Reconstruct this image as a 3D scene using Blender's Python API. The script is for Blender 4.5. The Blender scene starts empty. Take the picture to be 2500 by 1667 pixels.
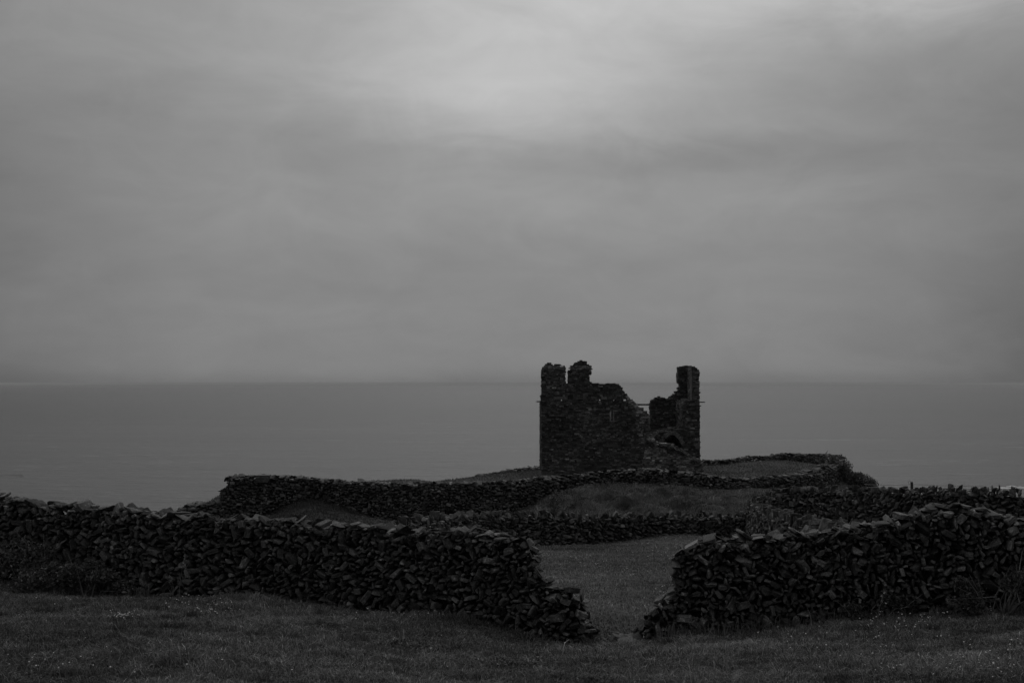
import bpy, bmesh, math, random
import numpy as np
from mathutils import Vector, Matrix

RS = np.random.RandomState
rng = RS(7)
random.seed(7)
scene = bpy.context.scene
COL = scene.collection

# ------------------------------------------------------------------ camera model
F = 3472.0            # focal length in photo pixels (50 mm on 36 mm, 2500 px wide)
CX, HY = 1250.0, 935.0   # optical axis column, horizon row


def px(x, y, Y):
    """photo column / row at a distance Y metres -> world point (camera at the origin, looking +Y)"""
    return np.array([(x - CX) / F * Y, Y, -(y - HY) / F * Y])


cam_d = bpy.data.cameras.new('camera')
cam = bpy.data.objects.new('camera', cam_d)
COL.objects.link(cam)
cam_d.sensor_width = 36.0
cam_d.lens = 50.0
cam_d.clip_start = 0.1
cam_d.clip_end = 90000
cam_d.shift_y = (HY - 833.5) / 2500.0
cam.rotation_euler = (math.pi / 2, 0, 0)
scene.camera = cam


# ------------------------------------------------------------------ node helpers
class NT:
    def __init__(s, tree):
        s.t = tree

    def n(s, kind, **kw):
        nd = s.t.nodes.new(kind)
        for k, v in kw.items():
            setattr(nd, k, v)
        return nd

    def link(s, a, b):
        s.t.links.new(a, b)

    def setin(s, sock, v):
        if hasattr(v, 'is_output') or isinstance(v, bpy.types.NodeSocket):
            s.link(v, sock)
        else:
            sock.default_value = v

    def m(s, op, a, b=None, c=None, clamp=False):
        nd = s.n('ShaderNodeMath', operation=op, use_clamp=clamp)
        s.setin(nd.inputs[0], a)
        if b is not None:
            s.setin(nd.inputs[1], b)
        if c is not None:
            s.setin(nd.inputs[2], c)
        return nd.outputs[0]

    def noise(s, vec, scale, detail=4, rough=0.55, dist=0.0):
        nd = s.n('ShaderNodeTexNoise')
        if vec is not None:
            s.link(vec, nd.inputs['Vector'])
        nd.inputs['Scale'].default_value = scale
        nd.inputs['Detail'].default_value = detail
        nd.inputs['Roughness'].default_value = rough
        nd.inputs['Distortion'].default_value = dist
        return nd.outputs['Fac']

    def ramp(s, fac, stops):
        nd = s.n('ShaderNodeValToRGB')
        el = nd.color_ramp.elements
        while len(el) < len(stops):
            el.new(0.5)
        for e, (p, v) in zip(el, stops):
            e.position = p
            e.color = (v, v, v, 1)
        s.link(fac, nd.inputs[0])
        return nd.outputs['Color']

    def mapping(s, vec, scale):
        nd = s.n('ShaderNodeMapping')
        s.link(vec, nd.inputs['Vector'])
        nd.inputs['Scale'].default_value = scale
        return nd.outputs[0]

    def maprange(s, v, a, b, c, d):
        nd = s.n('ShaderNodeMapRange')
        s.setin(nd.inputs['Value'], v)
        for i, q in zip((1, 2, 3, 4), (a, b, c, d)):
            nd.inputs[i].default_value = q
        return nd.outputs[0]


def new_mat(name):
    m = bpy.data.materials.new(name)
    m.use_nodes = True
    t = m.node_tree
    b = t.nodes['Principled BSDF']
    b.inputs['Roughness'].default_value = 0.9
    b.inputs['Specular IOR Level'].default_value = 0.25
    return m, NT(t), b


def grey(h, v):
    """value socket -> colour socket"""
    nd = h.n('ShaderNodeCombineColor')
    for i in range(3):
        h.link(v, nd.inputs[i])
    return nd.outputs[0]


def stone_material(name, base, bump=0.5, lichen=0.5, strata=9.0, fine=1.0):
    """weathered limestone: tone of each stone x bedding layers x pitting, pale lichen spots"""
    m, h, b = new_mat(name)
    lp = h.n('ShaderNodeAttribute', attribute_name='lp').outputs['Vector']
    tone = h.n('ShaderNodeAttribute', attribute_name='tone').outputs['Fac']
    st = h.noise(h.mapping(lp, (1.2, 1.2, strata)), 1.0, 4, 0.6)
    pit = h.noise(lp, 7.0 * fine, 5, 0.65)
    blot = h.noise(lp, 2.6 * fine, 4, 0.6)
    lich = h.maprange(blot, 0.58, 0.68, 0.0, 1.0)
    c = h.m('MULTIPLY', tone, base)
    c = h.m('MULTIPLY', c, h.maprange(pit, 0.3, 0.7, 0.4, 1.5))
    c = h.m('MULTIPLY', c, h.maprange(st, 0.35, 0.65, 0.6, 1.3))
    c = h.m('ADD', c, h.m('MULTIPLY', lich, h.m('MULTIPLY', tone, lichen * base)))
    h.link(grey(h, c), b.inputs['Base Color'])
    hh = h.m('ADD', h.m('MULTIPLY', st, 0.6), h.m('MULTIPLY', pit, 0.5))
    bp = h.n('ShaderNodeBump')
    bp.inputs['Strength'].default_value = bump
    bp.inputs['Distance'].default_value = 0.03
    h.link(hh, bp.inputs['Height'])
    h.link(bp.outputs[0], b.inputs['Normal'])
    b.inputs['Roughness'].default_value = 0.85
    return m


def plain_material(name, v, rough=0.9, vary=0.5, scale=8.0):
    m, h, b = new_mat(name)
    geo = h.n('ShaderNodeNewGeometry').outputs['Position']
    f = h.noise(geo, scale, 4, 0.6)
    c = h.m('MULTIPLY', v, h.maprange(f, 0.3, 0.7, 1 - vary, 1 + vary))
    h.link(grey(h, c), b.inputs['Base Color'])
    b.inputs['Roughness'].default_value = rough
    return m


def leaf_material(name, v, transl=0.3):
    """leaves and blades: tone of each one x base"""
    m, h, b = new_mat(name)
    tone = h.n('ShaderNodeAttribute', attribute_name='tone').outputs['Fac']
    c = grey(h, h.m('MULTIPLY', tone, v))
    h.link(c, b.inputs['Base Color'])
    b.inputs['Roughness'].default_value = 0.6
    b.inputs['Specular IOR Level'].default_value = 0.2
    tr = h.n('ShaderNodeBsdfTranslucent')
    h.link(c, tr.inputs['Color'])
    mx = h.n('ShaderNodeMixShader')
    mx.inputs[0].default_value = transl
    out = h.t.nodes['Material Output']
    h.link(b.outputs[0], mx.inputs[1])
    h.link(tr.outputs[0], mx.inputs[2])
    h.link(mx.outputs[0], out.inputs['Surface'])
    return m


STONE_NEAR = stone_material('field_limestone', 0.085, bump=1.0, lichen=1.4, strata=12.0, fine=2.0)
STONE_MID = stone_material('weathered_limestone', 0.085, bump=0.4, lichen=0.7, fine=0.7)
STONE_CASTLE = stone_material('castle_masonry', 0.056, bump=0.4, lichen=0.9, strata=3.0, fine=0.6)
CORE = plain_material('wall_filling', 0.02)
GRASS_BLADE = leaf_material('grass_blades', 0.104, 0.25)
LEAF = leaf_material('bramble_leaves', 0.05, 0.2)
STRAW = leaf_material('dry_stalks', 0.16, 0.1)
WOOD = plain_material('weathered_wood', 0.06, vary=0.4, scale=30)
METAL = plain_material('dull_wire', 0.10, 0.5, 0.2)


# ------------------------------------------------------------------ object helpers
def tag(o, label=None, cat=None, group=None, kind=None):
    if label:
        o['label'] = label
    if cat:
        o['category'] = cat
    if group:
        o['group'] = group
    if kind:
        o['kind'] = kind
    return o


def mesh_object(name, verts, loops, counts, mat, attrs=None, parent=None, loc=(0, 0, 0), mats=None, mat_idx=None,
                smooth=False):
    """verts (n,3) world, loops flat indices, counts face sizes -> one object whose origin is loc"""
    me = bpy.data.meshes.new(name)
    v = np.asarray(verts, dtype=np.float32) - np.asarray(loc, dtype=np.float32)
    loops = np.asarray(loops, dtype=np.int32)
    counts = np.asarray(counts, dtype=np.int32)
    me.vertices.add(len(v))
    me.vertices.foreach_set('co', v.ravel())
    me.loops.add(len(loops))
    me.loops.foreach_set('vertex_index', loops)
    me.polygons.add(len(counts))
    starts = np.concatenate(([0], np.cumsum(counts)[:-1])).astype(np.int32)
    me.polygons.foreach_set('loop_start', starts)
    me.polygons.foreach_set('loop_total', counts)
    me.polygons.foreach_set('use_smooth', np.full(len(counts), smooth, dtype=bool))
    for mm in (mats or [mat]):
        me.materials.append(mm)
    if mat_idx is not None:
        me.polygons.foreach_set('material_index', np.asarray(mat_idx, dtype=np.int32))
    for an, av in (attrs or {}).items():
        av = np.asarray(av, dtype=np.float32)
        if av.ndim == 1:
            a = me.attributes.new(an, 'FLOAT', 'POINT')
            a.data.foreach_set('value', av)
        else:
            a = me.attributes.new(an, 'FLOAT_VECTOR', 'POINT')
            a.data.foreach_set('vector', av.ravel())
    me.update(calc_edges=True)
    me.validate()
    o = bpy.data.objects.new(name, me)
    COL.objects.link(o)
    o.location = loc
    if parent is not None:
        o.parent = parent
        o.location = np.asarray(loc, dtype=float) - np.asarray(parent.location)
    return o


def empty(name, loc):
    o = bpy.data.objects.new(name, None)
    COL.objects.link(o)
    o.location = loc
    o.empty_display_size = 0.5
    return o


class MB:
    """mesh builder collecting faces with per-point tone and local coordinates"""
    def __init__(s):
        s.v, s.l, s.c, s.tone, s.lp, s.mi, s.nv = [], [], [], [], [], [], 0

    def add(s, verts, loops, counts, tone=None, lp=None, mi=0):
        verts = np.asarray(verts, dtype=np.float32)
        n = len(verts)
        s.v.append(verts)
        s.l.append(np.asarray(loops, dtype=np.int32) + s.nv)
        s.c.append(np.asarray(counts, dtype=np.int32))
        s.tone.append(np.full(n, 1.0, np.float32) if tone is None else np.broadcast_to(np.asarray(tone, np.float32), (n,)))
        s.lp.append(verts if lp is None else np.asarray(lp, np.float32))
        s.mi.append(np.full(len(counts), mi, np.int32))
        s.nv += n

    def box(s, lo, hi, tone=1.0, mi=0):
        x0, y0, z0 = lo
        x1, y1, z1 = hi
        v = [(x0, y0, z0), (x1, y0, z0), (x1, y1, z0), (x0, y1, z0), (x0, y0, z1), (x1, y0, z1), (x1, y1, z1), (x0, y1, z1)]
        f = [0, 3, 2, 1, 4, 5, 6, 7, 0, 1, 5, 4, 1, 2, 6, 5, 2, 3, 7, 6, 3, 0, 4, 7]
        s.add(v, f, [4] * 6, tone, mi=mi)

    def tube(s, pts, r0, r1=None, seg=5, tone=1.0, mi=0):
        r1 = r0 if r1 is None else r1
        pts = [np.asarray(p, float) for p in pts]
        n = len(pts)
        vs = []
        for i, p in enumerate(pts):
            d = pts[min(i + 1, n - 1)] - pts[max(i - 1, 0)]
            d = d / (np.linalg.norm(d) + 1e-9)
            a = np.cross(d, (0.31, 0.77, 0.56))
            a /= np.linalg.norm(a) + 1e-9
            b = np.cross(d, a)
            r = r0 + (r1 - r0) * i / max(1, n - 1)
            for k in range(seg):
                t = 2 * math.pi * k / seg
                vs.append(p + r * (math.cos(t) * a + math.sin(t) * b))
        l, c = [], []
        for i in range(n - 1):
            for k in range(seg):
                k2 = (k + 1) % seg
                l += [i * seg + k, i * seg + k2, (i + 1) * seg + k2, (i + 1) * seg + k]
                c.append(4)
        l += list(range(seg))[::-1] + [(n - 1) * seg + k for k in range(seg)]
        c += [seg, seg]
        s.add(vs, l, c, tone, mi=mi)

    def build(s, name, mat, parent=None, loc=(0, 0, 0), mats=None, smooth=False):
        return mesh_object(name, np.concatenate(s.v), np.concatenate(s.l), np.concatenate(s.c), mat,
                           {'tone': np.concatenate(s.tone), 'lp': np.concatenate(s.lp)}, parent, loc, mats,
                           np.concatenate(s.mi) if mats else None, smooth)


# ------------------------------------------------------------------ terrain
CP = []


def cp(x, y, Y):
    CP.append(px(x, y, Y))


def cz(x, Y, z):
    CP.append(np.array([(x - CX) / F * Y, Y, z]))


def cxyz(X, Y, z):
    CP.append(np.array([X, Y, z], float))


# foreground slope
cxyz(0, 0, -1.65); cxyz(-10, 0, -1.55); cxyz(10, 0, -1.6); cxyz(0, -25, 0.2); cxyz(-40, -20, 0.2); cxyz(40, -20, 0.2)
cp(0, 1667, 15.0); cp(700, 1667, 15.8); cp(1400, 1667, 16.4); cp(2000, 1667, 16.0); cp(2500, 1667, 15.4)
cp(350, 1530, 20.5); cp(1000, 1560, 20.3); cp(1600, 1600, 20.3); cp(2200, 1560, 19.6)
# feet of the two foreground walls
for x, y, Y in ((-300, 1415, 28), (0, 1425, 27), (300, 1450, 26.3), (600, 1474, 25.4), (900, 1490, 24.8), (1120, 1502, 24.2),
                (1270, 1550, 23.8), (1350, 1563, 23.6), (1480, 1570, 23.8), (1570, 1568, 23.6), (1700, 1545, 23.5),
                (1900, 1527, 23.4), (2100, 1507, 23.2), (2300, 1500, 23.0), (2500, 1500, 22.8), (2800, 1500, 22.6)):
    cp(x, y, Y)
# field seen through the gap
for x, z40 in ((1150, -5.35), (1400, -5.42), (1700, -5.4)):
    cz(x, 40, z40)
cz(1450, 31, -4.82); cz(1500, 50, -6.08)
cz(600, 40, -5.2); cz(0, 42, -5.3); cz(-600, 45, -6)
# foot of the wall across the field
for x, y, Y in ((1000, 1345, 54), (1150, 1340, 57.5), (1310, 1333, 60), (1420, 1327, 61), (1570, 1315, 62), (1640, 1308, 62.5), (1830, 1309, 64)):
    cp(x, y, Y)
cz(500, 60, -7.0)
# hollow behind it
for x in (700, 1000, 1300, 1600, 1800):
    cz(x, 78, -8.4)
# foot of the wall round the castle mound
for x, y, Y in ((440, 1275, 95), (560, 1272, 94), (640, 1262, 94), (870, 1248, 94.5), (960, 1275, 95), (1150, 1268, 95.5), (1270, 1245, 96),
                (1340, 1212, 96.5), (1420, 1190, 97), (1550, 1180, 97), (1700, 1190, 97.5), (1850, 1192, 99), (1960, 1192, 101), (2040, 1192, 104)):
    cp(x, y, Y)
cp(745, 1220, 94.3); cp(750, 1250, 89); cp(1500, 1215, 91); cp(1700, 1220, 91); cp(1400, 1230, 90); cp(1580, 1246, 86); cp(1780, 1232, 89)
cp(1790, 1250, 82)
# inside the mound
for x, Y, z in ((600, 97.5, -6.75), (740, 98, -6.95), (850, 99, -6.95), (1000, 99.5, -6.98), (1150, 103, -7.03), (1150, 108, -7.25), (1270, 104, -7.0), (1322, 117, -7.2),
                (1250, 112, -7.2), (1500, 104, -6.9), (1700, 104, -6.98), (1850, 105, -7.0), (1980, 107, -6.9), (1715, 119.5, -6.95),
                (1900, 123, -6.88), (1990, 120, -6.8), (1500, 120, -7.0), (1800, 112, -7.0)):
    cz(x, Y, z)
# beyond the mound, falling to the sea
for x, Y, z in ((1160, 114, -8.6), (1322, 128, -9.0), (1715, 134, -9.5), (1930, 136, -9.3), (2060, 128, -9.0), (2090, 106, -7.6), (2140, 108, -8.3),
                (2300, 110, -11.5), (2600, 120, -16), (1040, 112, -10.0), (800, 108, -11.0), (600, 106, -12.0), (430, 97, -9.6), (300, 96, -11.5), (0, 100, -14),
                (-400, 90, -13), (0, 70, -8.6), (300, 75, -8.6), (-500, 70, -8.6)):
    cz(x, Y, z)
# right-hand fields
for X, Y, z in ((8.7, 40, -5.15), (10.2, 60, -6.75), (9.6, 50, -6.0), (7.2, 27, -4.25), (13, 57, -5.65), (14, 46, -4.9), (18.5, 50.5, -5.2), (18, 36, -4.4), (26, 49, -5.1),
                (25, 36, -4.3), (20, 80, -8.4), (28, 82, -9.0), (45, 60, -7.0), (40, 30, -3.6), (-40, 30, -4.2), (-45, 60, -7.5)):
    cxyz(X, Y, z)
for X, Y, z in ((-90, 0, -2), (90, 0, -2), (-80, 90, -18), (80, 90, -18), (-60, 150, -30), (0, 165, -30), (60, 150, -30), (30, 150, -20)):
    cxyz(X, Y, z)
CPA = np.array(CP)


def phi(r2):
    return -np.sqrt(r2 + 1.2 ** 2)


def _solve():
    n = len(CPA)
    xy = CPA[:, :2]
    d2 = ((xy[:, None] - xy[None]) ** 2).sum(-1)
    A = np.zeros((n + 3, n + 3))
    A[:n, :n] = phi(d2) - np.eye(n) * 0.05
    A[:n, n] = 1
    A[:n, n + 1:] = xy
    A[n, :n] = 1
    A[n + 1:, :n] = xy.T
    b = np.concatenate((CPA[:, 2], np.zeros(3)))
    return np.linalg.solve(A, b)


WTS = _solve()
_k = RS(3)
LUMPS = [(_k.uniform(0, 6.28), f * _k.uniform(0.7, 1.3), _k.uniform(0, 6.28), a) for f, a in
         ((0.5, .05), (0.8, .05), (1.1, .04), (1.7, .03), (2.3, .022), (3.1, .018), (4.3, .012), (5.7, .010))]


def sstep(a, b, x):
    t = np.clip((x - a) / (b - a), 0, 1)
    return t * t * (3 - 2 * t)


def gz(X, Y):
    """ground height"""
    X = np.atleast_1d(np.asarray(X, float)).ravel()
    Y = np.atleast_1d(np.asarray(Y, float)).ravel()
    out = np.empty(len(X))
    for i in range(0, len(X), 20000):
        x, y = X[i:i + 20000], Y[i:i + 20000]
        d2 = (x[:, None] - CPA[None, :, 0]) ** 2 + (y[:, None] - CPA[None, :, 1]) ** 2
        n = len(CPA)
        z = phi(d2) @ WTS[:n] + WTS[n] + WTS[n + 1] * x + WTS[n + 2] * y
        amp = 0.55 + 1.6 * np.exp(-((y - 88) / 7) ** 2) * np.exp(-((x - 8) / 10) ** 2)     # tussocks on the mound's flank
        for a, f, p, am in LUMPS:
            z = z + am * amp * np.sin(f * (x * math.cos(a) + y * math.sin(a)) + p + 1.3 * np.sin(0.37 * f * (y * math.cos(a) - x * math.sin(a))))
        hl = np.exp(-((y - 89) / 6.5) ** 2) * np.exp(-((x - 8) / 11) ** 2)
        wx = x + 0.5 * np.sin(1.3 * y + 0.4) + 0.3 * np.sin(2.9 * y)
        wy = y + 0.6 * np.sin(0.9 * x + 1.0) + 0.3 * np.sin(2.3 * x)
        q = np.abs(np.sin(1.15 * wx + 0.35 * wy)) * np.abs(np.sin(0.85 * wy - 0.3 * wx))
        q2 = np.abs(np.sin(2.1 * wx - 0.8 * wy + 1.7)) * np.abs(np.sin(1.7 * wy + 0.6 * wx))
        z = z + hl * (0.75 * q + 0.35 * q2 - 0.4)
        far = np.maximum(sstep(128, 175, y), sstep(62, 95, np.abs(x)))
        z = z * (1 - far) + far * -32.0
        out[i:i + 20000] = np.maximum(z, -32.0)
    return out


def graded(a, b, fine0, fine1, fs, cs):
    v = [fine0]
    while v[-1] < fine1:
        v.append(v[-1] + fs)
    s = cs
    while v[-1] < b:
        v.append(v[-1] + s)
    v[-1] = b
    w = [fine0]
    while w[-1] > a:
        w.append(w[-1] - cs)
    w[-1] = a
    return np.array(sorted(set(w + v)))


def veg_tone(X, Y):
    """what grows where: bright grazed field, dull bracken on the left bank, bare soil in the gap, paths of moss"""
    t = np.ones(len(X))
    far = sstep(70, 78, Y)
    field = sstep(25, 29, Y) * (1 - sstep(64, 68, Y)) * sstep(-8, -2, X)
    t = t * (1 + 0.30 * field)
    t = t * (1 - 0.12 * far)
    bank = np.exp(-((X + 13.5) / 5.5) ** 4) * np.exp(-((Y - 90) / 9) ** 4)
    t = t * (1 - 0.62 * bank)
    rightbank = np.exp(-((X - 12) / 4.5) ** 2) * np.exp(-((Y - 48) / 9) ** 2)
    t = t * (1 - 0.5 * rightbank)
    soil = np.exp(-((X - 1.65) / 0.55) ** 2) * np.exp(-((Y - 23.7) / 0.7) ** 2)
    t = t * (1 - 0.6 * soil)
    hl = np.exp(-((Y - 89) / 7) ** 2) * np.exp(-((X - 8) / 11) ** 2)
    wx = X + 0.9 * np.sin(0.8 * Y + 0.4) + 0.4 * np.sin(2.1 * Y)
    wy = Y + 0.9 * np.sin(0.7 * X + 1.0) + 0.4 * np.sin(1.9 * X)
    pat = np.sin(1.3 * wx + 0.4 * wy) * np.sin(1.1 * wy - 0.5 * wx) + 0.7 * np.sin(2.9 * wx - 0.9 * wy + 2) * np.sin(2.2 * wy + 0.4 * wx)
    t = t * (1 - hl * (0.18 - 0.55 * np.clip(pat, -1, 1)))  # pale and dark mottling over the flank
    return np.clip(t, 0.15, 2)


def build_ground():
    xs = graded(-100, 100, -28, 30, 0.34, 2.0)
    ys = graded(-28, 180, 10, 130, 0.34, 2.0)
    XX, YY = np.meshgrid(xs, ys)
    Z = gz(XX.ravel(), YY.ravel())
    v = np.stack((XX.ravel(), YY.ravel(), Z), 1)
    nx, ny = len(xs), len(ys)
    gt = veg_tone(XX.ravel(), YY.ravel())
    i = np.arange((ny - 1) * (nx - 1))
    r, c = i // (nx - 1), i % (nx - 1)
    a = r * nx + c
    q = np.stack((a, a + 1, a + nx + 1, a + nx), 1)
    m, h, b = new_mat('turf')
    pos = h.n('ShaderNodeNewGeometry').outputs['Position']
    f1 = h.noise(pos, 0.35, 4, 0.6)
    f2 = h.noise(pos, 3.0, 5, 0.65)
    f3 = h.noise(pos, 28.0, 4, 0.7)
    c_ = h.m('MULTIPLY', 0.062, h.maprange(f1, 0.3, 0.7, 0.75, 1.25))
    c_ = h.m('MULTIPLY', c_, h.maprange(f2, 0.3, 0.7, 0.65, 1.35))
    c_ = h.m('MULTIPLY', c_, h.maprange(f3, 0.3, 0.7, 0.6, 1.4))
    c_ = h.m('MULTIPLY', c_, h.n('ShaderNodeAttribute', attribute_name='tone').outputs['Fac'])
    h.link(grey(h, c_), b.inputs['Base Color'])
    bp = h.n('ShaderNodeBump')
    bp.inputs['Strength'].default_value = 0.8
    bp.inputs['Distance'].default_value = 0.08
    h.link(h.m('ADD', f2, h.m('MULTIPLY', f3, 0.5)), bp.inputs['Height'])
    h.link(bp.outputs[0], b.inputs['Normal'])
    b.inputs['Roughness'].default_value = 1.0
    b.inputs['Specular IOR Level'].default_value = 0.1
    o = mesh_object('ground', v, q.ravel(), np.full(len(q), 4), m, {'tone': gt}, smooth=True)
    tag(o, kind='structure')


build_ground()
SEA_Z = -30.0


def build_sea():
    m, h, b = new_mat('sea_water')
    pos = h.n('ShaderNodeNewGeometry').outputs['Position']
    w1 = h.noise(h.mapping(pos, (0.010, 0.030, 1)), 1.0, 5, 0.6, 0.3)
    w2 = h.noise(h.mapping(pos, (0.10, 0.20, 1)), 1.0, 5, 0.7, 0.4)
    w3 = h.noise(h.mapping(pos, (0.4, 0.8, 1)), 1.0, 3, 0.6)
    b.inputs['Roughness'].default_value = 0.22
    b.inputs['Specular IOR Level'].default_value = 0.5
    b.inputs['IOR'].default_value = 1.15
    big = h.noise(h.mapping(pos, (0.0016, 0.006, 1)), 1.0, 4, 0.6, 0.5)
    # dimmer reflection far out, painted into the base colour by distance
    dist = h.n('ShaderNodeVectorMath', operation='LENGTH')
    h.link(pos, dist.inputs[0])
    refl_fade = h.maprange(dist.outputs['Value'], 300.0, 1500.0, 0.054, 0.019)
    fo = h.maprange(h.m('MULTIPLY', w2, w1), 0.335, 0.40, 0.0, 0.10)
    c = h.m('ADD', h.m('MULTIPLY', h.maprange(big, 0.35, 0.65, 0.85, 1.15), refl_fade), fo)
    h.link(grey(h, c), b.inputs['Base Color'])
    hh = h.m('ADD', h.m('MULTIPLY', w1, 3.0), h.m('ADD', h.m('MULTIPLY', w2, 1.3), h.m('MULTIPLY', w3, 0.3)))
    bp = h.n('ShaderNodeBump')
    bp.inputs['Strength'].default_value = 1.0
    bp.inputs['Distance'].default_value = 1.0
    h.link(hh, bp.inputs['Height'])
    h.link(bp.outputs[0], b.inputs['Normal'])
    R = 40000.0
    rings = [0, 120, 250, 500, 1000, 2000, 4000, 8000, 16000, R]
    seg = 48
    v = [(0, 0, SEA_Z)]
    l, c_ = [], []
    for r in rings[1:]:
        for k in range(seg):
            a = 2 * math.pi * k / seg
            v.append((r * math.cos(a), r * math.sin(a), SEA_Z))
    for k in range(seg):
        l += [0, 1 + k, 1 + (k + 1) % seg]
        c_.append(3)
    for i in range(len(rings) - 2):
        o0, o1 = 1 + i * seg, 1 + (i + 1) * seg
        for k in range(seg):
            k2 = (k + 1) % seg
            l += [o0 + k, o1 + k, o1 + k2, o0 + k2]
            c_.append(4)
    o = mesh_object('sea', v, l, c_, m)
    tag(o, kind='structure')


build_sea()


# ------------------------------------------------------------------ stones
def hull_template(seed, npts, boxy, bevel, rubble=False):
    r = RS(seed)
    bm = bmesh.new()
    for _ in range(npts if rubble else 0):
        d = r.normal(size=3)
        d /= np.abs(d).max() ** boxy * np.linalg.norm(d) ** (1 - boxy)
        d *= r.uniform(0.88, 1.0)
        bm.verts.new(d * 0.5)
    # the eight corners of a block knocked about (boxy = how little), some broken off, plus bulges on the faces
    j = 1 - boxy
    for sx in (() if rubble else (-1, 1)):
        for sy in (-1, 1):
            for sz in (-1, 1):
                c = np.array([sx, sy, sz], float)
                if r.uniform() < 0.25 + 0.8 * j:
                    for ax in range(3):
                        d = c.copy()
                        d[ax] *= 1 - r.uniform(0.15, 0.45) * (0.4 + 1.5 * j)
                        bm.verts.new((d + r.normal(0, 0.03 + 0.12 * j, 3)) * 0.5)
                else:
                    bm.verts.new((c * (1 - j * r.uniform(0, 0.5, 3)) + r.normal(0, 0.02 + 0.08 * j, 3)) * 0.5)
    for _ in range(0 if rubble else npts):
        d = r.uniform(-0.7, 0.7, 3)
        ax = r.randint(3)
        d[ax] = r.choice([-1, 1]) * (1 + r.uniform(0, 0.12))
        bm.verts.new(d * 0.5)
    bmesh.ops.convex_hull(bm, input=bm.verts[:])
    for vv in [q for q in bm.verts if not q.link_faces]:
        bm.verts.remove(vv)
    bmesh.ops.dissolve_limit(bm, angle_limit=math.radians(14), verts=bm.verts[:], edges=bm.edges[:])
    if bevel:
        bmesh.ops.bevel(bm, geom=bm.edges[:], offset=bevel, segments=1, profile=0.5, affect='EDGES', clamp_overlap=True)
    bmesh.ops.recalc_face_normals(bm, faces=bm.faces[:])
    bm.verts.index_update()
    v = np.array([q.co[:] for q in bm.verts])
    l, c = [], []
    for f in bm.faces:
        l += [q.index for q in f.verts]
        c.append(len(f.verts))
    bm.free()
    lo, hi = v.min(0), v.max(0)
    v = (v - (lo + hi) / 2) / (hi - lo)
    return v.astype(np.float32), np.array(l, np.int32), np.array(c, np.int32)


T_NEAR = ([hull_template(100 + i, 1 + i % 4, 0.30 + 0.35 * (i % 6) / 5, 0.03) for i in range(12)]
          + [hull_template(160 + i, 15 + i % 8, 0.5 + 0.45 * (i % 5) / 4, 0.022, True) for i in range(26)])
T_FAR = ([hull_template(300 + i, 1 + i % 3, 0.35 + 0.35 * (i % 5) / 4, 0) for i in range(12)]
         + [hull_template(360 + i, 12 + i % 5, 0.5 + 0.45 * (i % 5) / 4, 0, True) for i in range(16)])
T_BLOCK = [hull_template(500 + i, i % 2, 0.85 + 0.12 * (i % 3) / 2, 0) for i in range(20)]


def add_stones(mb, templates, C, R, S, tone, seed=0, mi=0):
    """C centres (n,3); R rotation matrices (n,3,3) whose columns are the stone's own axes; S sizes (n,3); tone (n,)"""
    r = RS(seed)
    C, R, S, tone = (np.asarray(q, np.float32) for q in (C, R, S, tone))
    n = len(C)
    tid = r.randint(0, len(templates), n)
    for t, (tv, tl, tc) in enumerate(templates):
        idx = np.nonzero(tid == t)[0]
        if not len(idx):
            continue
        flip = r.choice([-1, 1], (len(idx), 1, 2)).astype(np.float32)
        loc = np.repeat(tv[None], len(idx), 0)
        # a half turn about one axis keeps the winding
        loc[:, :, :2] *= flip[:, :, :1]
        loc = loc * S[idx][:, None, :]
        w = np.einsum('nij,nvj->nvi', R[idx], loc) + C[idx][:, None, :]
        k = len(tv)
        off = (np.arange(len(idx)) * k)[:, None]
        lp = loc * 3.0 + r.uniform(-50, 50, (len(idx), 1, 3))
        mb.add(w.reshape(-1, 3), (tl[None] + off).ravel(), np.tile(tc, len(idx)), np.repeat(tone[idx], k), lp.reshape(-1, 3), mi)


def rot_axes(right, up, out, ang, r, tilt=0.15):
    """axes: x turned by ang in the (right, up) plane, y = outwards, z across; small random tilt"""
    n = len(ang)
    ca, sa = np.cos(ang)[:, None], np.sin(ang)[:, None]
    ax = ca * right + sa * up
    az = -sa * right + ca * up
    ay = out + r.normal(0, tilt, (n, 3))
    ay /= np.linalg.norm(ay, axis=1, keepdims=True)
    ax = ax - (ax * ay).sum(1, keepdims=True) * ay
    ax /= np.linalg.norm(ax, axis=1, keepdims=True)
    az = np.cross(ax, ay)
    return np.stack((ax, ay, az), 2)


def pack(L, H, sizes, fill, r):
    """dart throwing on an L x H sheet: big stones first, small ones into the gaps -> s, h, size"""
    P = np.zeros((0, 3))
    for size, tries in sizes:
        n = int(tries * L * H / (size * size))
        cand = np.stack((r.uniform(0, L, n), r.uniform(0, H, n), size * r.uniform(0.8, 1.25, n)), 1)
        keep = [P]
        cell = 0.6
        grid = {}
        for q in P:
            grid.setdefault((int(q[0] / cell), int(q[1] / cell)), []).append(q)
        new = []
        for q in cand:
            gx, gy = int(q[0] / cell), int(q[1] / cell)
            ok = True
            for i in (-1, 0, 1):
                for j in (-1, 0, 1):
                    for p in grid.get((gx + i, gy + j), ()):
                        m = fill * 0.5 * (p[2] + q[2])
                        if (p[0] - q[0]) ** 2 + (p[1] - q[1]) ** 2 < m * m:
                            ok = False
                            break
                    if not ok:
                        break
                if not ok:
                    break
            if ok:
                new.append(q)
                grid.setdefault((gx, gy), []).append(q)
        if new:
            P = np.concatenate((P, np.array(new)))
    return P


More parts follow.
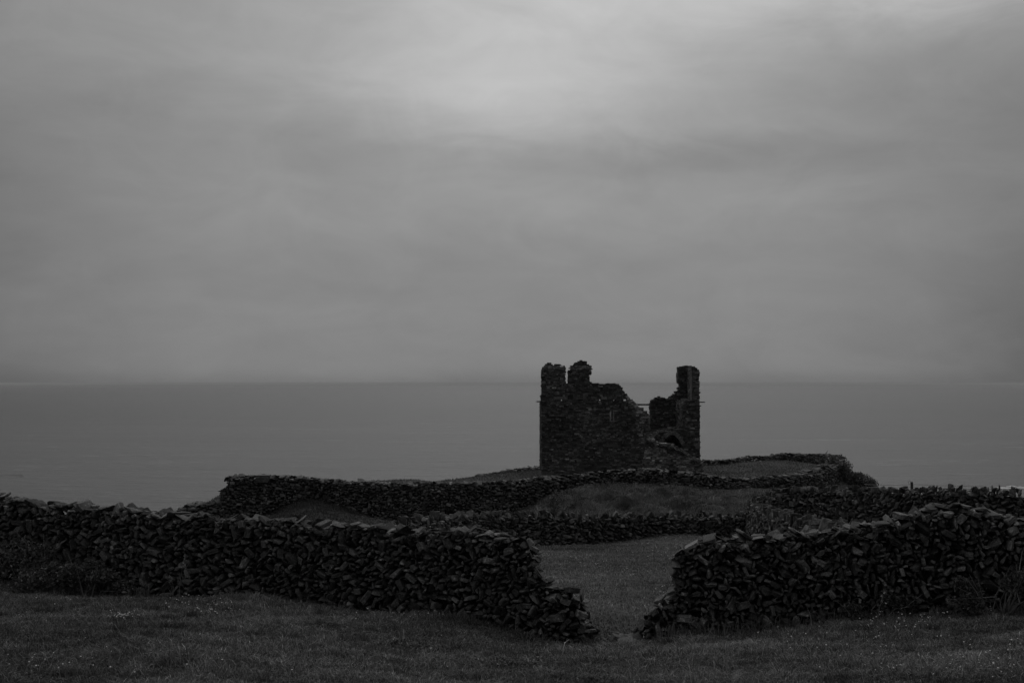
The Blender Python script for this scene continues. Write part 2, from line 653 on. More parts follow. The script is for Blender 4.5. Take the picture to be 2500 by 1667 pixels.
class Wall:
    """dry stone wall along a path. nodes: (photo column, photo row of the crest, distance)."""
    def __init__(s, nodes, wb, wt):
        pts = np.array([px(x, y, Y) for x, y, Y in nodes])
        s.xy = pts[:, :2]
        s.cz = pts[:, 2]
        d = np.linalg.norm(np.diff(s.xy, axis=0), axis=1)
        s.s = np.concatenate(([0], np.cumsum(d)))
        s.L = s.s[-1]
        s.wb, s.wt = wb, wt
        # smoothed direction
        t = np.linspace(0, s.L, 400)
        X, Y = np.interp(t, s.s, s.xy[:, 0]), np.interp(t, s.s, s.xy[:, 1])
        k = max(3, int(400 * 0.8 / s.L))
        ker = np.ones(2 * k + 1) / (2 * k + 1)
        pad = lambda q: np.convolve(np.concatenate((q[0] + (q[0] - q[1:k + 1][::-1]), q, q[-1] + (q[-1] - q[-k - 1:-1][::-1]))), ker, 'valid')
        s.t, s.X, s.Y = t, pad(X), pad(Y)
        g = gz(s.X, s.Y)
        s.g = g

    def at(s, q):
        X, Y = np.interp(q, s.t, s.X), np.interp(q, s.t, s.Y)
        e = 0.05
        dx = np.interp(q + e, s.t, s.X) - np.interp(q - e, s.t, s.X)
        dy = np.interp(q + e, s.t, s.Y) - np.interp(q - e, s.t, s.Y)
        n = np.hypot(dx, dy) + 1e-9
        return X, Y, dx / n, dy / n, np.interp(q, s.t, s.g), np.interp(q, s.s, s.cz)


def dry_wall(name, label, nodes, wb, wt, sizes, mat, templates, seed, cope=0.25, cope_tilt=0.5, tone=1.0, fill=0.80, layers=(-1, 1),
             cope_mode='slab', aspect=(0.36, 0.85), ang_sd=0.9, cope_low=0.0, flip=1, group='dry stone field walls', bed=0.0):
    r = RS(seed)
    W = Wall(nodes, wb, wt)
    mid = len(nodes) // 2
    loc = px(*nodes[mid])
    loc[2] = gz(loc[0], loc[1])[0]
    mb = MB()
    Hmax = float((np.interp(W.t, W.s, W.cz) - W.g).max()) + 0.3
    up = np.array([0, 0, 1.0])
    for ly in layers:
        P = pack(W.L, Hmax, sizes, fill, r)
        X, Y, dx, dy, g, cz_ = W.at(P[:, 0])
        hz = g - 0.15 + P[:, 1]
        ok = hz + 0.45 * P[:, 2] < cz_ - cope * 0.35
        P, X, Y, dx, dy, g, cz_, hz = (q[ok] for q in (P, X, Y, dx, dy, g, cz_, hz))
        n = len(P)
        fr = np.clip((hz - g) / max(0.3, Hmax - 0.3), 0, 1)
        half = 0.5 * (wb + (wt - wb) * fr)
        out = np.stack((dy, -dx, np.zeros(n)), 1) * (1 if ly >= 0 else -1)
        right = np.stack((dx, dy, np.zeros(n)), 1) * (1 if ly >= 0 else -1)
        dep = P[:, 2] * r.uniform(0.8, 1.3, n) + 0.08
        if ly == 0:
            pos = r.uniform(-0.15, 0.15, n)
        else:
            pos = half - dep * 0.5 + r.normal(0, 0.028, n)
        C = np.stack((X, Y, hz), 1) + out * pos[:, None]
        # the bed of the stones drifts along the wall: patches laid flat, patches set on edge
        drift = bed + 0.7 * np.sin(P[:, 0] * 0.9 + seed) + 0.6 * np.sin(P[:, 0] * 0.41 + P[:, 1] * 2.3 + seed * 2)
        ang = drift * ang_sd + r.normal(0, ang_sd * 0.7, n) + (r.uniform(size=n) < 0.4 * ang_sd) * (math.pi / 2)
        R = rot_axes(right, up, out, ang, r, 0.17)
        asp = r.uniform(aspect[0], aspect[1], n)
        S = np.stack((P[:, 2] * r.uniform(1.0, 1.35, n), dep, P[:, 2] * asp), 1)
        tn = tone * np.clip(np.exp(r.normal(-0.05, 0.52, n)), 0.2, 2.2)
        add_stones(mb, templates, C, R, S, tn, seed + 11 * (ly + 2))
    # hidden filling so that no daylight shows through the joints
    q = np.linspace(0.05, W.L - 0.05, max(8, int(W.L / 0.3)))
    X, Y, dx, dy, g, cz_ = W.at(q)
    top = np.maximum(cz_ - cope * 0.5 - 0.16, g - 0.25)
    top = np.where(cz_ - g < 0.75, g - 0.25, top)
    hw = 0.5 * min(wb, wt) - 0.17
    hw = max(hw, 0.06)
    v = []
    for i in range(len(q)):
        for sd in (-1, 1):
            v.append((X[i] + dy[i] * hw * sd, Y[i] - dx[i] * hw * sd, g[i] - 0.3))
            v.append((X[i] + dy[i] * hw * sd, Y[i] - dx[i] * hw * sd, top[i]))
    l, c = [], []
    for i in range(len(q) - 1):
        a, b2 = i * 4, i * 4 + 4
        for f in ((a, b2, b2 + 1, a + 1), (a + 2, a + 3, b2 + 3, b2 + 2), (a + 1, b2 + 1, b2 + 3, a + 3)):
            l += f
            c.append(4)
    mb.add(v, l, c, 0.3, mi=1)
    o = mb.build(name, None, None, loc, mats=[mat, CORE])
    tag(o, label, 'wall', group)
    # coping
    cb = MB()
    s = 0.0
    Cs, Rs, Ss, ts = [], [], [], []
    while s < W.L:
        for row in range(2 if cope_mode == 'slab' else 1):
            ln = cope * r.uniform(0.55, 1.5)
            X, Y, dx, dy, g, cz_ = (float(z) for z in W.at(np.array(s + r.uniform(-0.1, 0.1))))
            slope = float(np.interp(s + 0.15, W.s, W.cz) - np.interp(s - 0.15, W.s, W.cz)) / 0.3
            slope = max(-1.2, min(1.2, slope))
            right = np.array([[dx, dy, 0.0]])
            out = np.array([[dy, -dx, 0.0]])
            if cz_ - g < 0.12:
                continue
            if cope_mode == 'slab':
                th = cope * r.uniform(0.25, 0.65)
                ang = math.atan(slope) * 0.7 + r.normal(0, cope_tilt)
                dep = wt * r.uniform(0.5, 1.0)
                size = (ln * 1.2, dep, th)
                off = r.uniform(-0.25, 0.25) * wt
                zz = cz_ - th * 0.5 - cope * (0.12 + 0.3 * (row == 0)) + r.normal(0, 0.03)
            else:        # stones set on edge, leaning
                th = cope * r.uniform(0.2, 0.42)
                ang = math.pi / 2 + r.normal(cope_tilt * (0.6 + 0.9 * math.sin(s * 0.7 + seed)), 0.32)
                dep = wt * r.uniform(0.4, 0.85)
                size = (cope * r.uniform(0.8, 1.25), dep, th)
                off = r.uniform(-0.28, 0.28) * wt
                zz = cz_ - cope * 0.5 + r.normal(0, 0.055)
            Cs.append(np.array([X, Y, zz]) + out[0] * off)
            Rs.append(rot_axes(right, up, out, np.array([ang]), r, 0.16)[0])
            Ss.append(size)
            ts.append(tone * min(1.8, math.exp(r.normal(-0.25, 0.55))))
        s += (cope * 0.55 if cope_mode == 'slab' else cope * 0.40) * r.uniform(0.6, 1.4)
    add_stones(cb, templates, Cs, Rs, Ss, ts, seed + 77)
    cb.build('coping', mat, o, loc)
    return o, W


# the two foreground walls either side of the gap
A_NODES = [(-700, 1190, 29.5), (-250, 1195, 28), (0, 1204, 27), (60, 1218, 26.9), (130, 1226, 26.7), (200, 1227, 26.5), (270, 1238, 26.3), (370, 1246, 26), (430, 1248, 25.9),
           (500, 1258, 25.7), (620, 1262, 25.4), (700, 1270, 25.2), (800, 1275, 25.0), (900, 1280, 24.8), (1000, 1289, 24.5), (1080, 1291, 24.3),
           (1150, 1294, 24.1), (1240, 1304, 23.9), (1285, 1314, 23.8), (1305, 1330, 23.75), (1318, 1385, 23.7), (1334, 1408, 23.7), (1338, 1428, 23.7), (1392, 1434, 23.6),
           (1400, 1446, 23.6), (1419, 1452, 23.6), (1424, 1476, 23.6), (1436, 1482, 23.6), (1440, 1510, 23.6), (1449, 1518, 23.6), (1454, 1550, 23.6)]
B_NODES = [(1548, 1556, 23.7), (1554, 1534, 23.7), (1568, 1528, 23.7), (1573, 1494, 23.6), (1594, 1486, 23.6), (1600, 1462, 23.6), (1630, 1454, 23.6), (1637, 1436, 23.6), (1644, 1395, 23.6), (1652, 1345, 23.6), (1672, 1330, 23.6),
           (1700, 1320, 23.5), (1750, 1313, 23.5), (1800, 1310, 23.5), (1870, 1305, 23.4), (1950, 1300, 23.4), (2000, 1296, 23.3), (2060, 1288, 23.2),
           (2120, 1272, 23.2), (2200, 1260, 23.1), (2250, 1247, 23.0), (2290, 1234, 23.0), (2330, 1228, 23.0), (2380, 1236, 22.9), (2430, 1250, 22.9),
           (2500, 1266, 22.8), (2700, 1268, 22.6), (3000, 1268, 22.4)]
NEAR_SIZES = [(0.27, 0.05), (0.17, 0.5), (0.115, 1.8), (0.080, 3.0), (0.058, 2.0)]
dry_wall('dry_stone_wall', 'near dry stone wall of jagged dark limestone left of the gap, running to the left edge', A_NODES, 0.75, 0.5,
         NEAR_SIZES, STONE_NEAR, T_NEAR, 21, cope=0.15, cope_tilt=0.5, layers=(-1, 0, 1))
dry_wall('dry_stone_wall', 'near dry stone wall right of the gap, flat slabs heaped on its crest', B_NODES, 0.75, 0.5,
         NEAR_SIZES, STONE_NEAR, T_NEAR, 58, cope=0.155, cope_tilt=0.35, layers=(-1, 0, 1))
MID_SIZES = [(0.26, 0.2), (0.18, 1.2), (0.13, 2.6), (0.095, 2.0)]
dry_wall('dry_stone_wall', 'low even stone wall crossing the field behind the gap, topped with stones set on edge',
         [(820, 1296, 49), (900, 1284, 51), (1000, 1261, 54), (1100, 1255, 56.5), (1150, 1250, 57.5), (1210, 1247, 58.6), (1310, 1248, 60), (1420, 1252, 61), (1570, 1250, 62),
          (1700, 1250, 63), (1828, 1252, 64)], 0.7, 0.5, MID_SIZES, STONE_MID, T_FAR, 33, cope=0.30, cope_tilt=-0.35, cope_mode='edge', ang_sd=0.35)
dry_wall('dry_stone_wall', 'stone wall of upright leaning slabs running from the field corner towards the right foreground',
         [(1838, 1224, 63.5), (1862, 1233, 57), (1900, 1246, 51), (1950, 1258, 45.5), (2000, 1268, 40.5), (2070, 1280, 35), (2150, 1284, 30), (2215, 1282, 26.5)],
         0.75, 0.5, [(0.42, 0.4), (0.30, 1.5), (0.20, 2.5), (0.13, 2.0)], STONE_MID, T_FAR, 35, cope=0.42, cope_tilt=0.5, cope_mode='edge', ang_sd=0.6, tone=0.85, bed=0.9)
dry_wall('dry_stone_wall', 'dark stone wall behind the right foreground wall, reaching the right edge below the sea',
         [(1836, 1225, 64), (1860, 1208, 61), (1900, 1196, 59), (1940, 1191, 58), (2000, 1190, 57), (2100, 1192, 55), (2200, 1193, 53), (2280, 1189, 52),
          (2350, 1192, 51), (2420, 1191, 50), (2500, 1195, 50), (2800, 1195, 49)], 0.7, 0.5, MID_SIZES, STONE_MID, T_FAR, 41, cope=0.22, cope_tilt=-0.1,
         cope_mode='edge', ang_sd=0.6)
FAR_SIZES = [(0.32, 0.2), (0.22, 1.0), (0.16, 2.0), (0.12, 1.6)]
dry_wall('enclosure_wall', 'thick old stone wall ringing the front of the castle mound, tall at its left end',
         [(538, 1222, 94.6), (540, 1195, 94.6), (551, 1190, 94.6), (553, 1168, 94.6), (560, 1160, 94.6), (600, 1159, 94.7), (660, 1160, 94.8), (740, 1162, 95), (800, 1168, 95),
          (860, 1172, 95.2), (920, 1175, 95.4), (1000, 1178, 95.8), (1100, 1177, 96.2), (1230, 1174, 96.8), (1320, 1164, 97.2), (1382, 1159, 97.5), (1450, 1152, 97.5),
          (1510, 1146, 97.6), (1595, 1144, 97.8), (1700, 1153, 98), (1750, 1161, 98.5), (1800, 1167, 99), (1860, 1163, 99.8), (1910, 1159, 100.5), (1950, 1155, 101.5),
          (1985, 1146, 103), (2015, 1136, 105), (2038, 1124, 108), (2042, 1114, 112), (2034, 1109, 118)],
         1.5, 1.1, FAR_SIZES, STONE_MID, T_FAR, 47, cope=0.26, cope_tilt=0.12, ang_sd=0.18, aspect=(0.45, 0.9), group='walls round the castle mound')
dry_wall('enclosure_wall', 'low stone wall along the back of the castle mound, seen both sides of the tower',
         [(1095, 1171, 104), (1160, 1162, 107), (1200, 1153, 110), (1260, 1144, 114), (1322, 1136, 117), (1450, 1128, 119), (1600, 1124, 120), (1715, 1122, 120.5), (1770, 1121, 121), (1830, 1113, 122),
          (1875, 1113, 123), (1905, 1106, 124), (1935, 1105, 124), (1970, 1108, 122.5), (2000, 1107, 121), (2028, 1108, 119)],
         0.9, 0.7, FAR_SIZES, STONE_MID, T_FAR, 49, cope=0.28, cope_tilt=0.2, ang_sd=0.2, aspect=(0.4, 0.7), tone=1.1, group='walls round the castle mound')
dry_wall('enclosure_wall', 'low broken wall stub sloping down at the far left of the castle mound',
         [(425, 1252, 93), (434, 1243, 93.2), (455, 1230, 93.5), (490, 1222, 94), (528, 1219, 94.3), (545, 1220, 94.5)],
         1.2, 0.9, FAR_SIZES, STONE_MID, T_FAR, 52, cope=0.40, cope_tilt=0.2, ang_sd=0.2, aspect=(0.4, 0.7), group='walls round the castle mound')


# ------------------------------------------------------------------ castle
ZK = 4.752


def cpt(zx, zy, Y):
    """castle close-up pixel -> (X, Z) at distance Y"""
    return np.array([(1300 + zx / ZK - CX) / F * Y, -(860 + zy / ZK - HY) / F * Y])


def cpoly(pts, Y):
    return np.array([cpt(x, y, Y) for x, y in pts])


def inside(poly, x, z):
    res = np.zeros(len(x), bool)
    n = len(poly)
    for i in range(n):
        x0, z0 = poly[i]
        x1, z1 = poly[(i + 1) % n]
        if z0 == z1:
            continue
        cond = (z0 > z) != (z1 > z)
        res ^= cond & (x < (x1 - x0) * (z - z0) / (z1 - z0) + x0)
    return res


def spans(poly, z):
    """inside intervals of an outline along a level line"""
    xs = []
    n = len(poly)
    for i in range(n):
        x0, z0 = poly[i]
        x1, z1 = poly[(i + 1) % n]
        if (z0 > z) != (z1 > z):
            xs.append(x0 + (x1 - x0) * (z - z0) / (z1 - z0))
    xs.sort()
    return [(xs[k], xs[k + 1]) for k in range(0, len(xs) - 1, 2)]


def masonry(mb, poly, holes, y0, y1, seed, course=(0.06, 0.15), width=(0.10, 0.38), tone=1.0, shift=None, pale=None, nl=None, breaks=(), rag=0.03, sd=0.55):
    """coursed rubble filling the outline from y0 to y1; shift(layer fraction, x, z) cuts the right end of a course back"""
    r = RS(seed)
    th = y1 - y0
    nl = nl or max(1, int(round(th / 0.45)))
    dl = th / nl
    lo, hi = poly.min(0), poly.max(0)
    Cs, Ss = [], []
    brk = sorted(breaks)
    for ly in range(nl):
        yc = y0 + dl * (ly + 0.5)
        z = lo[1]
        while z < hi[1] - 0.03:
            hh = r.uniform(*course) * (1.5 if r.uniform() < 0.1 else 1.0)
            for b in brk:
                if z + 0.02 < b < z + hh + 0.05:
                    hh = b - z
                    break
            zc = z + hh / 2
            iv = spans(poly, zc)
            if shift is not None:
                iv = [(a, b - shift(ly / max(1, nl - 1), b, zc)) for a, b in iv]
            for hp in holes:
                cut = spans(hp, zc)
                for ca, cb in cut:
                    new = []
                    for a, b in iv:
                        if cb <= a or ca >= b:
                            new.append((a, b))
                        else:
                            new += [(a, ca), (cb, b)]
                    iv = new
            for a, b in iv:
                a += r.normal(0, rag)
                b += r.normal(0, rag)
                x = a
                while b - x > 0.05:
                    w = min(max(hh * r.uniform(0.9, 3.2), width[0]), width[1])
                    if b - x - w < 0.10:
                        w = b - x
                    Cs.append((x + w / 2, yc + r.normal(0, 0.014), zc + r.normal(0, 0.006), ly))
                    Ss.append((w * 1.06, dl * 1.15, hh * 1.10))
                    x += w
            z += hh
    C = np.array(Cs)
    S = np.array(Ss)
    n = len(C)
    t = tone * np.exp(r.normal(0, sd, n))
    t *= 1 + 0.3 * np.sin(C[:, 0] * 1.1 + 1.0) * np.sin(C[:, 2] * 0.9 + seed)
    if pale is not None:
        t *= np.where(pale(C[:, 0], C[:, 2]), r.uniform(1.5, 3.2, n), 1.0)
    right = np.tile([1.0, 0, 0], (n, 1))
    up = np.array([0, 0, 1.0])
    out = np.tile([0, -1.0, 0], (n, 1))
    R = rot_axes(right, up, out, r.normal(0, 0.015, n), r, 0.025)
    add_stones(mb, T_BLOCK, C[:, :3], R, S, t, seed)


def build_castle():
    YF = 106.0
    base = 1500
    loc = np.array([cpt(1020, base, YF)[0], YF + 4, 0.0])
    loc[2] = gz(loc[0], YF)[0]
    root = empty('ruined_castle', loc)
    tag(root, 'roofless ruined stone castle tower with a collapsed corner, on the grassy mound by the sea', 'castle')

    # ---- front wall
    outline = [(105, base), (105, 210), (116, 172), (150, 152), (160, 128), (215, 126), (232, 152), (275, 138), (320, 142), (345, 152), (381, 154),
               (381, 358), (415, 354), (415, 213), (440, 208), (446, 158), (482, 153), (482, 128), (522, 118), (542, 98), (576, 95), (602, 108), (628, 114), (632, 134),
               (660, 148), (682, 153), (682, 264), (660, 268), (656, 300), (667, 312), (670, 348), (700, 352), (752, 363), (800, 372), (850, 367), (900, 362), (940, 358), (962, 368),
               (1012, 368), (1022, 394), (1046, 404), (1052, 438), (1082, 458), (1088, 480), (1106, 488), (1112, 514), (1162, 543), (1188, 558), (1204, 584), (1228, 598),
               (1232, 618), (1248, 640), (1300, 648), (1312, 684), (1342, 690), (1348, 714), (1372, 730), (1376, 800), (1370, 850), (1380, 900), (1398, 940), (1402, 990), (1442, 1038),
               (1500, 1058), (1600, 1064), (1652, 1084), (1702, 1110), (1762, 1140), (1802, 1180), (1852, 1210), (1902, 1230), (1948, 1240), (1962, 1290), (1978, 1380), (1990, base)]
    poly = cpoly(outline, YF)
    hole_px = [(328, 544, 354, 563), (773, 544, 802, 563), (936, 544, 966, 563), (1060, 544, 1102, 563)]
    holes = [cpoly([(a, b), (c, b), (c, d), (a, d)], YF) for a, b, c, d in hole_px]
    holes.append(cpoly([(905, 668), (944, 668), (944, 803), (905, 803)], YF))
    xs0, zs0 = cpt(1040, 400, YF)
    r = RS(5)
    zcut = cpt(0, 1010, YF)[1]

    def shift(fr, x, z):
        # the collapse cuts deeper into the outer face than into the inner one
        k = sstep(xs0 - 0.5, xs0 + 1.0, x)
        return float((1 - fr) * 0.55 * k * (1 + 0.35 * math.sin(z * 3.1)) * (z > zcut))

    zt, zb = cpt(0, 160, YF)[1], cpt(0, 208, YF)[1]
    xl = cpt(690, 0, YF)[0]
    xe, ze = cpt(1105, 560, YF)
    mb = MB()
    masonry(mb, poly, holes, YF, YF + 1.35, 61, shift=shift, breaks=[cpt(0, q, YF)[1] for q in (544, 563, 668, 803)], pale=lambda x, z: ((z < zt) & (z > zb) & (x < xl)) | (x > xe + 0.28 * (ze - z)))
    mb.build('front_wall', STONE_CASTLE, root, loc)

    # rubble heaped along the broken lower edge, paler than the face
    # window slit with pale dressed jambs
    wb = MB()
    for xa, xb in ((896, 913), (934, 950)):
        zz = 660
        while zz < 806:
            hh = r.uniform(22, 40)
            p0, p1 = cpt(xa, min(zz + hh, 810), YF), cpt(xb, zz, YF)
            wb.box((p0[0], YF - 0.03, p0[1]), (p1[0], YF + 0.5, p1[1] - 0.015), r.uniform(3.5, 6.0))
            zz += hh
    p0, p1 = cpt(893, 668, YF), cpt(953, 655, YF)
    wb.box((p0[0], YF - 0.04, p0[1]), (p1[0], YF + 0.5, p1[1]), 1.2)
    p0, p1 = cpt(895, 814, YF), cpt(951, 804, YF)
    wb.box((p0[0], YF - 0.06, p0[1]), (p1[0], YF + 0.5, p1[1]), 1.6)
    w = wb.build('window', STONE_CASTLE, root, loc)
    w['label'] = 'narrow slit window with pale jambs'

    # ---- left (side) wall running back, hidden behind the front from here
    sb = MB()
    y0, y1 = YF + 1.35, YF + 8.4
    xl0 = cpt(112, 0, YF)[0]
    zt0 = cpt(0, 590, YF)[1]
    zb0 = cpt(0, base, YF)[1]
    # masonry() works in the XZ plane, so lay the side wall out in (Y, Z) and turn it
    def side(mb2, xa, xb, ya, yb, zlo, ztop_fn, seed, tone=1.0):
        tmp = MB()
        ys = np.linspace(ya, yb, 14)
        pl = [(ya, zlo)] + [(q, ztop_fn(q)) for q in ys] + [(yb, zlo)]
        masonry(tmp, np.array(pl), [], 0.0, xb - xa, seed, tone=tone)
        v = np.concatenate(tmp.v)
        w2 = np.stack((xa + v[:, 1], v[:, 0], v[:, 2]), 1)
        # (x,y,z)->(y,x,z) mirrors: turn the faces round
        l, c = np.concatenate(tmp.l), np.concatenate(tmp.c)
        st = np.concatenate(([0], np.cumsum(c)[:-1]))
        l2 = np.concatenate([l[a:a + k][::-1] for a, k in zip(st, c)])
        mb2.add(w2, l2, c, np.concatenate(tmp.tone), np.concatenate(tmp.lp))

    rr = RS(8)
    prof = np.cumsum(rr.normal(0, 0.25, 40))
    side(sb, xl0, xl0 + 1.3, y0, y1, zb0, lambda q: zt0 + 0.3 * prof[int((q - y0) / (y1 - y0) * 38)] * 0.4, 71)
    sb.build('side_wall', STONE_CASTLE, root, loc)

    # ---- back wall, with the gap where its window was
    YB = YF + 7.2
    bb = MB()
    pl = cpoly([(1372, base), (1372, 582), (1396, 552), (1430, 530), (1470, 514), (1502, 520), (1540, 540), (1572, 546), (1602, 516), (1650, 486), (1678, 474), (1660, 456),
                (1700, 450), (1706, 434), (1684, 418), (1722, 402), (1708, 362), (1692, 350), (1692, 172), (1740, 168), (1772, 158), (1822, 155), (1850, 164), (1850, base)], YB)
    masonry(bb, pl, [], YB, YB + 1.3, 81, tone=0.9)
    pl = cpoly([(240, base), (240, 640), (420, 690), (620, 600), (820, 640), (1000, 592), (1225, 594), (1225, 800), (1240, 830), (1372, 840), (1372, base)], YB)
    masonry(bb, pl, [], YB, YB + 1.3, 82, tone=0.9)
    bb.build('back_wall', STONE_CASTLE, root, loc)
    # lintel over the lost window
    lb = MB()
    a, b2 = cpt(1215, 616, YB + 0.4), cpt(1392, 596, YB + 0.4)
    lb.box((a[0], YB + 0.15, a[1]), (b2[0], YB + 0.7, b2[1]), 2.6)
    lt = lb.build('lintel', STONE_CASTLE, root, loc)
    lt['label'] = 'pale stone lintel bridging the open gap'

    # ---- right-hand end wall: broken cross-section facing us, high remnant at its back
    eb = MB()
    Y1 = YF + 2.6
    pl = cpoly([(1740, base), (1740, 600), (1752, 566), (1790, 548), (1830, 552), (1880, 560), (1892, 590), (1940, 600), (1938, base)], Y1)
    masonry(eb, pl, [], Y1, Y1 + 4.4, 91, tone=1.0)
    Y2 = YF + 3.6
    pl = cpoly([(1860, base), (1860, 168), (1890, 170), (1915, 194), (1936, 214), (1941, 262), (1930, 290), (1939, 340), (1941, base)], Y2)
    masonry(eb, pl, [], Y2, Y2 + 3.4, 92, tone=1.3)
    eb.build('end_wall', STONE_CASTLE, root, loc)
    # pale quoin strip between the two upper pieces
    qb = MB()
    zz = 165
    Yq = Y2 - 0.05
    while zz < 545:
        hh = r.uniform(18, 36)
        p0, p1 = cpt(1846, zz + hh, Yq), cpt(1862, zz + 1, Yq)
        qb.box((p0[0], Yq, p0[1]), (p1[0], Yq + 0.9, p1[1]), r.uniform(0.9, 2.0))
        zz += hh
    qb.build('quoin', STONE_CASTLE, root, loc)

    # ---- vault: arch ring facing us and the barrel behind it
    vb = MB()
    YV = YF + 1.9
    hole = [(1500, base), (1500, 1075), (1512, 1045), (1535, 1012), (1560, 985), (1592, 963), (1618, 956), (1645, 963), (1676, 988), (1700, 1022), (1722, 1062), (1732, 1090), (1732, base)]
    outer = [(1396, base), (1396, 1000), (1440, 958), (1500, 924), (1560, 905), (1650, 893), (1742, 884), (1782, 880), (1860, 886), (1941, 905), (1941, base)]
    masonry(vb, cpoly(outer, YV), [cpoly([(x, y) for x, y in hole], YV)], YV, YV + 4.8, 95, tone=0.9)
    vb.build('vault', STONE_CASTLE, root, loc)
    ab = MB()
    ring = hole[1:-1]
    pts = np.array(ring, float)
    dense = []
    d = np.concatenate(([0], np.cumsum(np.linalg.norm(np.diff(pts, axis=0), axis=1))))
    nst = 30
    ctr = np.array([1616.0, 1110.0])
    Cs, Rs, Ss, ts = [], [], [], []
    for k in range(nst):
        q = (k + 0.5) / nst * d[-1]
        p = np.array([np.interp(q, d, pts[:, 0]), np.interp(q, d, pts[:, 1])])
        n = p - ctr
        n /= np.linalg.norm(n)
        ln = r.uniform(38, 58)
        c = p + n * ln / 2
        X, Z = cpt(c[0], c[1], YV)
        ax = np.array([n[0], 0, -n[1]])
        ay = np.array([0, -1.0, 0])
        az = np.cross(ax, ay)
        Cs.append((X, YV + 0.2 + r.normal(0, 0.04), Z))
        Rs.append(np.stack((ax, ay, az), 1))
        kk = YV / F / ZK
        Ss.append((ln * kk, 0.7, d[-1] / nst * kk * 1.15))
        ts.append(r.uniform(1.5, 2.8))
    add_stones(ab, T_BLOCK, Cs, Rs, Ss, ts, 97)
    ab.build('arch_ring', STONE_CASTLE, root, loc)

    # ---- slabs that stick out of the corners (last of the overhanging wall walk)
    for pts_, Y, sd in ((((48, 577), (112, 565)), YF + 0.4, 1), (((86, 517), (112, 500)), YF + 0.6, 2), (((1925, 582), (1994, 572)), Y1 + 0.5, 3)):
        kb = MB()
        a, b2 = cpt(*pts_[0], Y), cpt(*pts_[1], Y)
        c = ((a[0] + b2[0]) / 2, Y, (a[1] + b2[1]) / 2)
        add_stones(kb, T_BLOCK, [c], [np.eye(3)], [(abs(b2[0] - a[0]) * 1.1, 0.5, abs(b2[1] - a[1]) * 1.15)], [1.0], sd)
        kb.build('corbel', STONE_CASTLE, root, loc)
    # collapsed rubble spread at the foot of the breach
    rb = MB()
    n = 260
    q = r.uniform(size=n)
    zx = 1300 + q * 700
    crest = np.interp(zx, [1300, 1400, 1500, 1640, 1760, 1850, 1940, 2000], [1010, 1040, 1075, 1100, 1160, 1225, 1265, 1390])
    zy = crest + r.uniform(0, 22, n)
    Yr = YF + r.uniform(-0.25, 0.9, n)
    XZ = np.array([cpt(a, b3, c) for a, b3, c in zip(zx, zy, Yr)])
    sz = r.uniform(0.10, 0.28, n)
    C = np.stack((XZ[:, 0], Yr, XZ[:, 1]), 1)
    ok = zx < 1965
    R = rot_axes(np.tile([1.0, 0, 0], (n, 1)), np.array([0, 0, 1.0]), np.tile([0, -1.0, 0], (n, 1)), r.normal(0, 0.35, n), r, 0.3)
    add_stones(rb, T_FAR, C[ok], R[ok], np.stack((sz * 1.3, sz, sz * 0.6), 1)[ok], 1.2 * np.exp(r.normal(0, 0.4, n))[ok], 99)
    rb.build('rubble', STONE_CASTLE, root, loc)


build_castle()


# ------------------------------------------------------------------ grass
def wall_mask(X, Y, pad=0.35):
    ok = np.ones(len(X), bool)
    for nodes in (A_NODES, B_NODES):
        p = np.array([px(*q)[:2] for q in nodes])
        for a, b in zip(p[:-1], p[1:]):
            d = b - a
            t = np.clip(((X - a[0]) * d[0] + (Y - a[1]) * d[1]) / (d @ d), 0, 1)
            ok &= np.hypot(X - a[0] - t * d[0], Y - a[1] - t * d[1]) > pad
    return ok


def vnoise(X, Y, f, seed):
    r = RS(seed)
    z = np.zeros(len(X))
    for k in range(6):
        a = r.uniform(0, 6.28)
        ff = f * r.uniform(0.6, 1.7)
        z += np.sin(ff * (X * math.cos(a) + Y * math.sin(a)) + r.uniform(0, 6.28) + 1.5 * np.sin(0.6 * ff * (Y * math.cos(a) - X * math.sin(a)) + r.uniform(0, 6.28)))
    return z / 6 ** 0.5 / 1.2


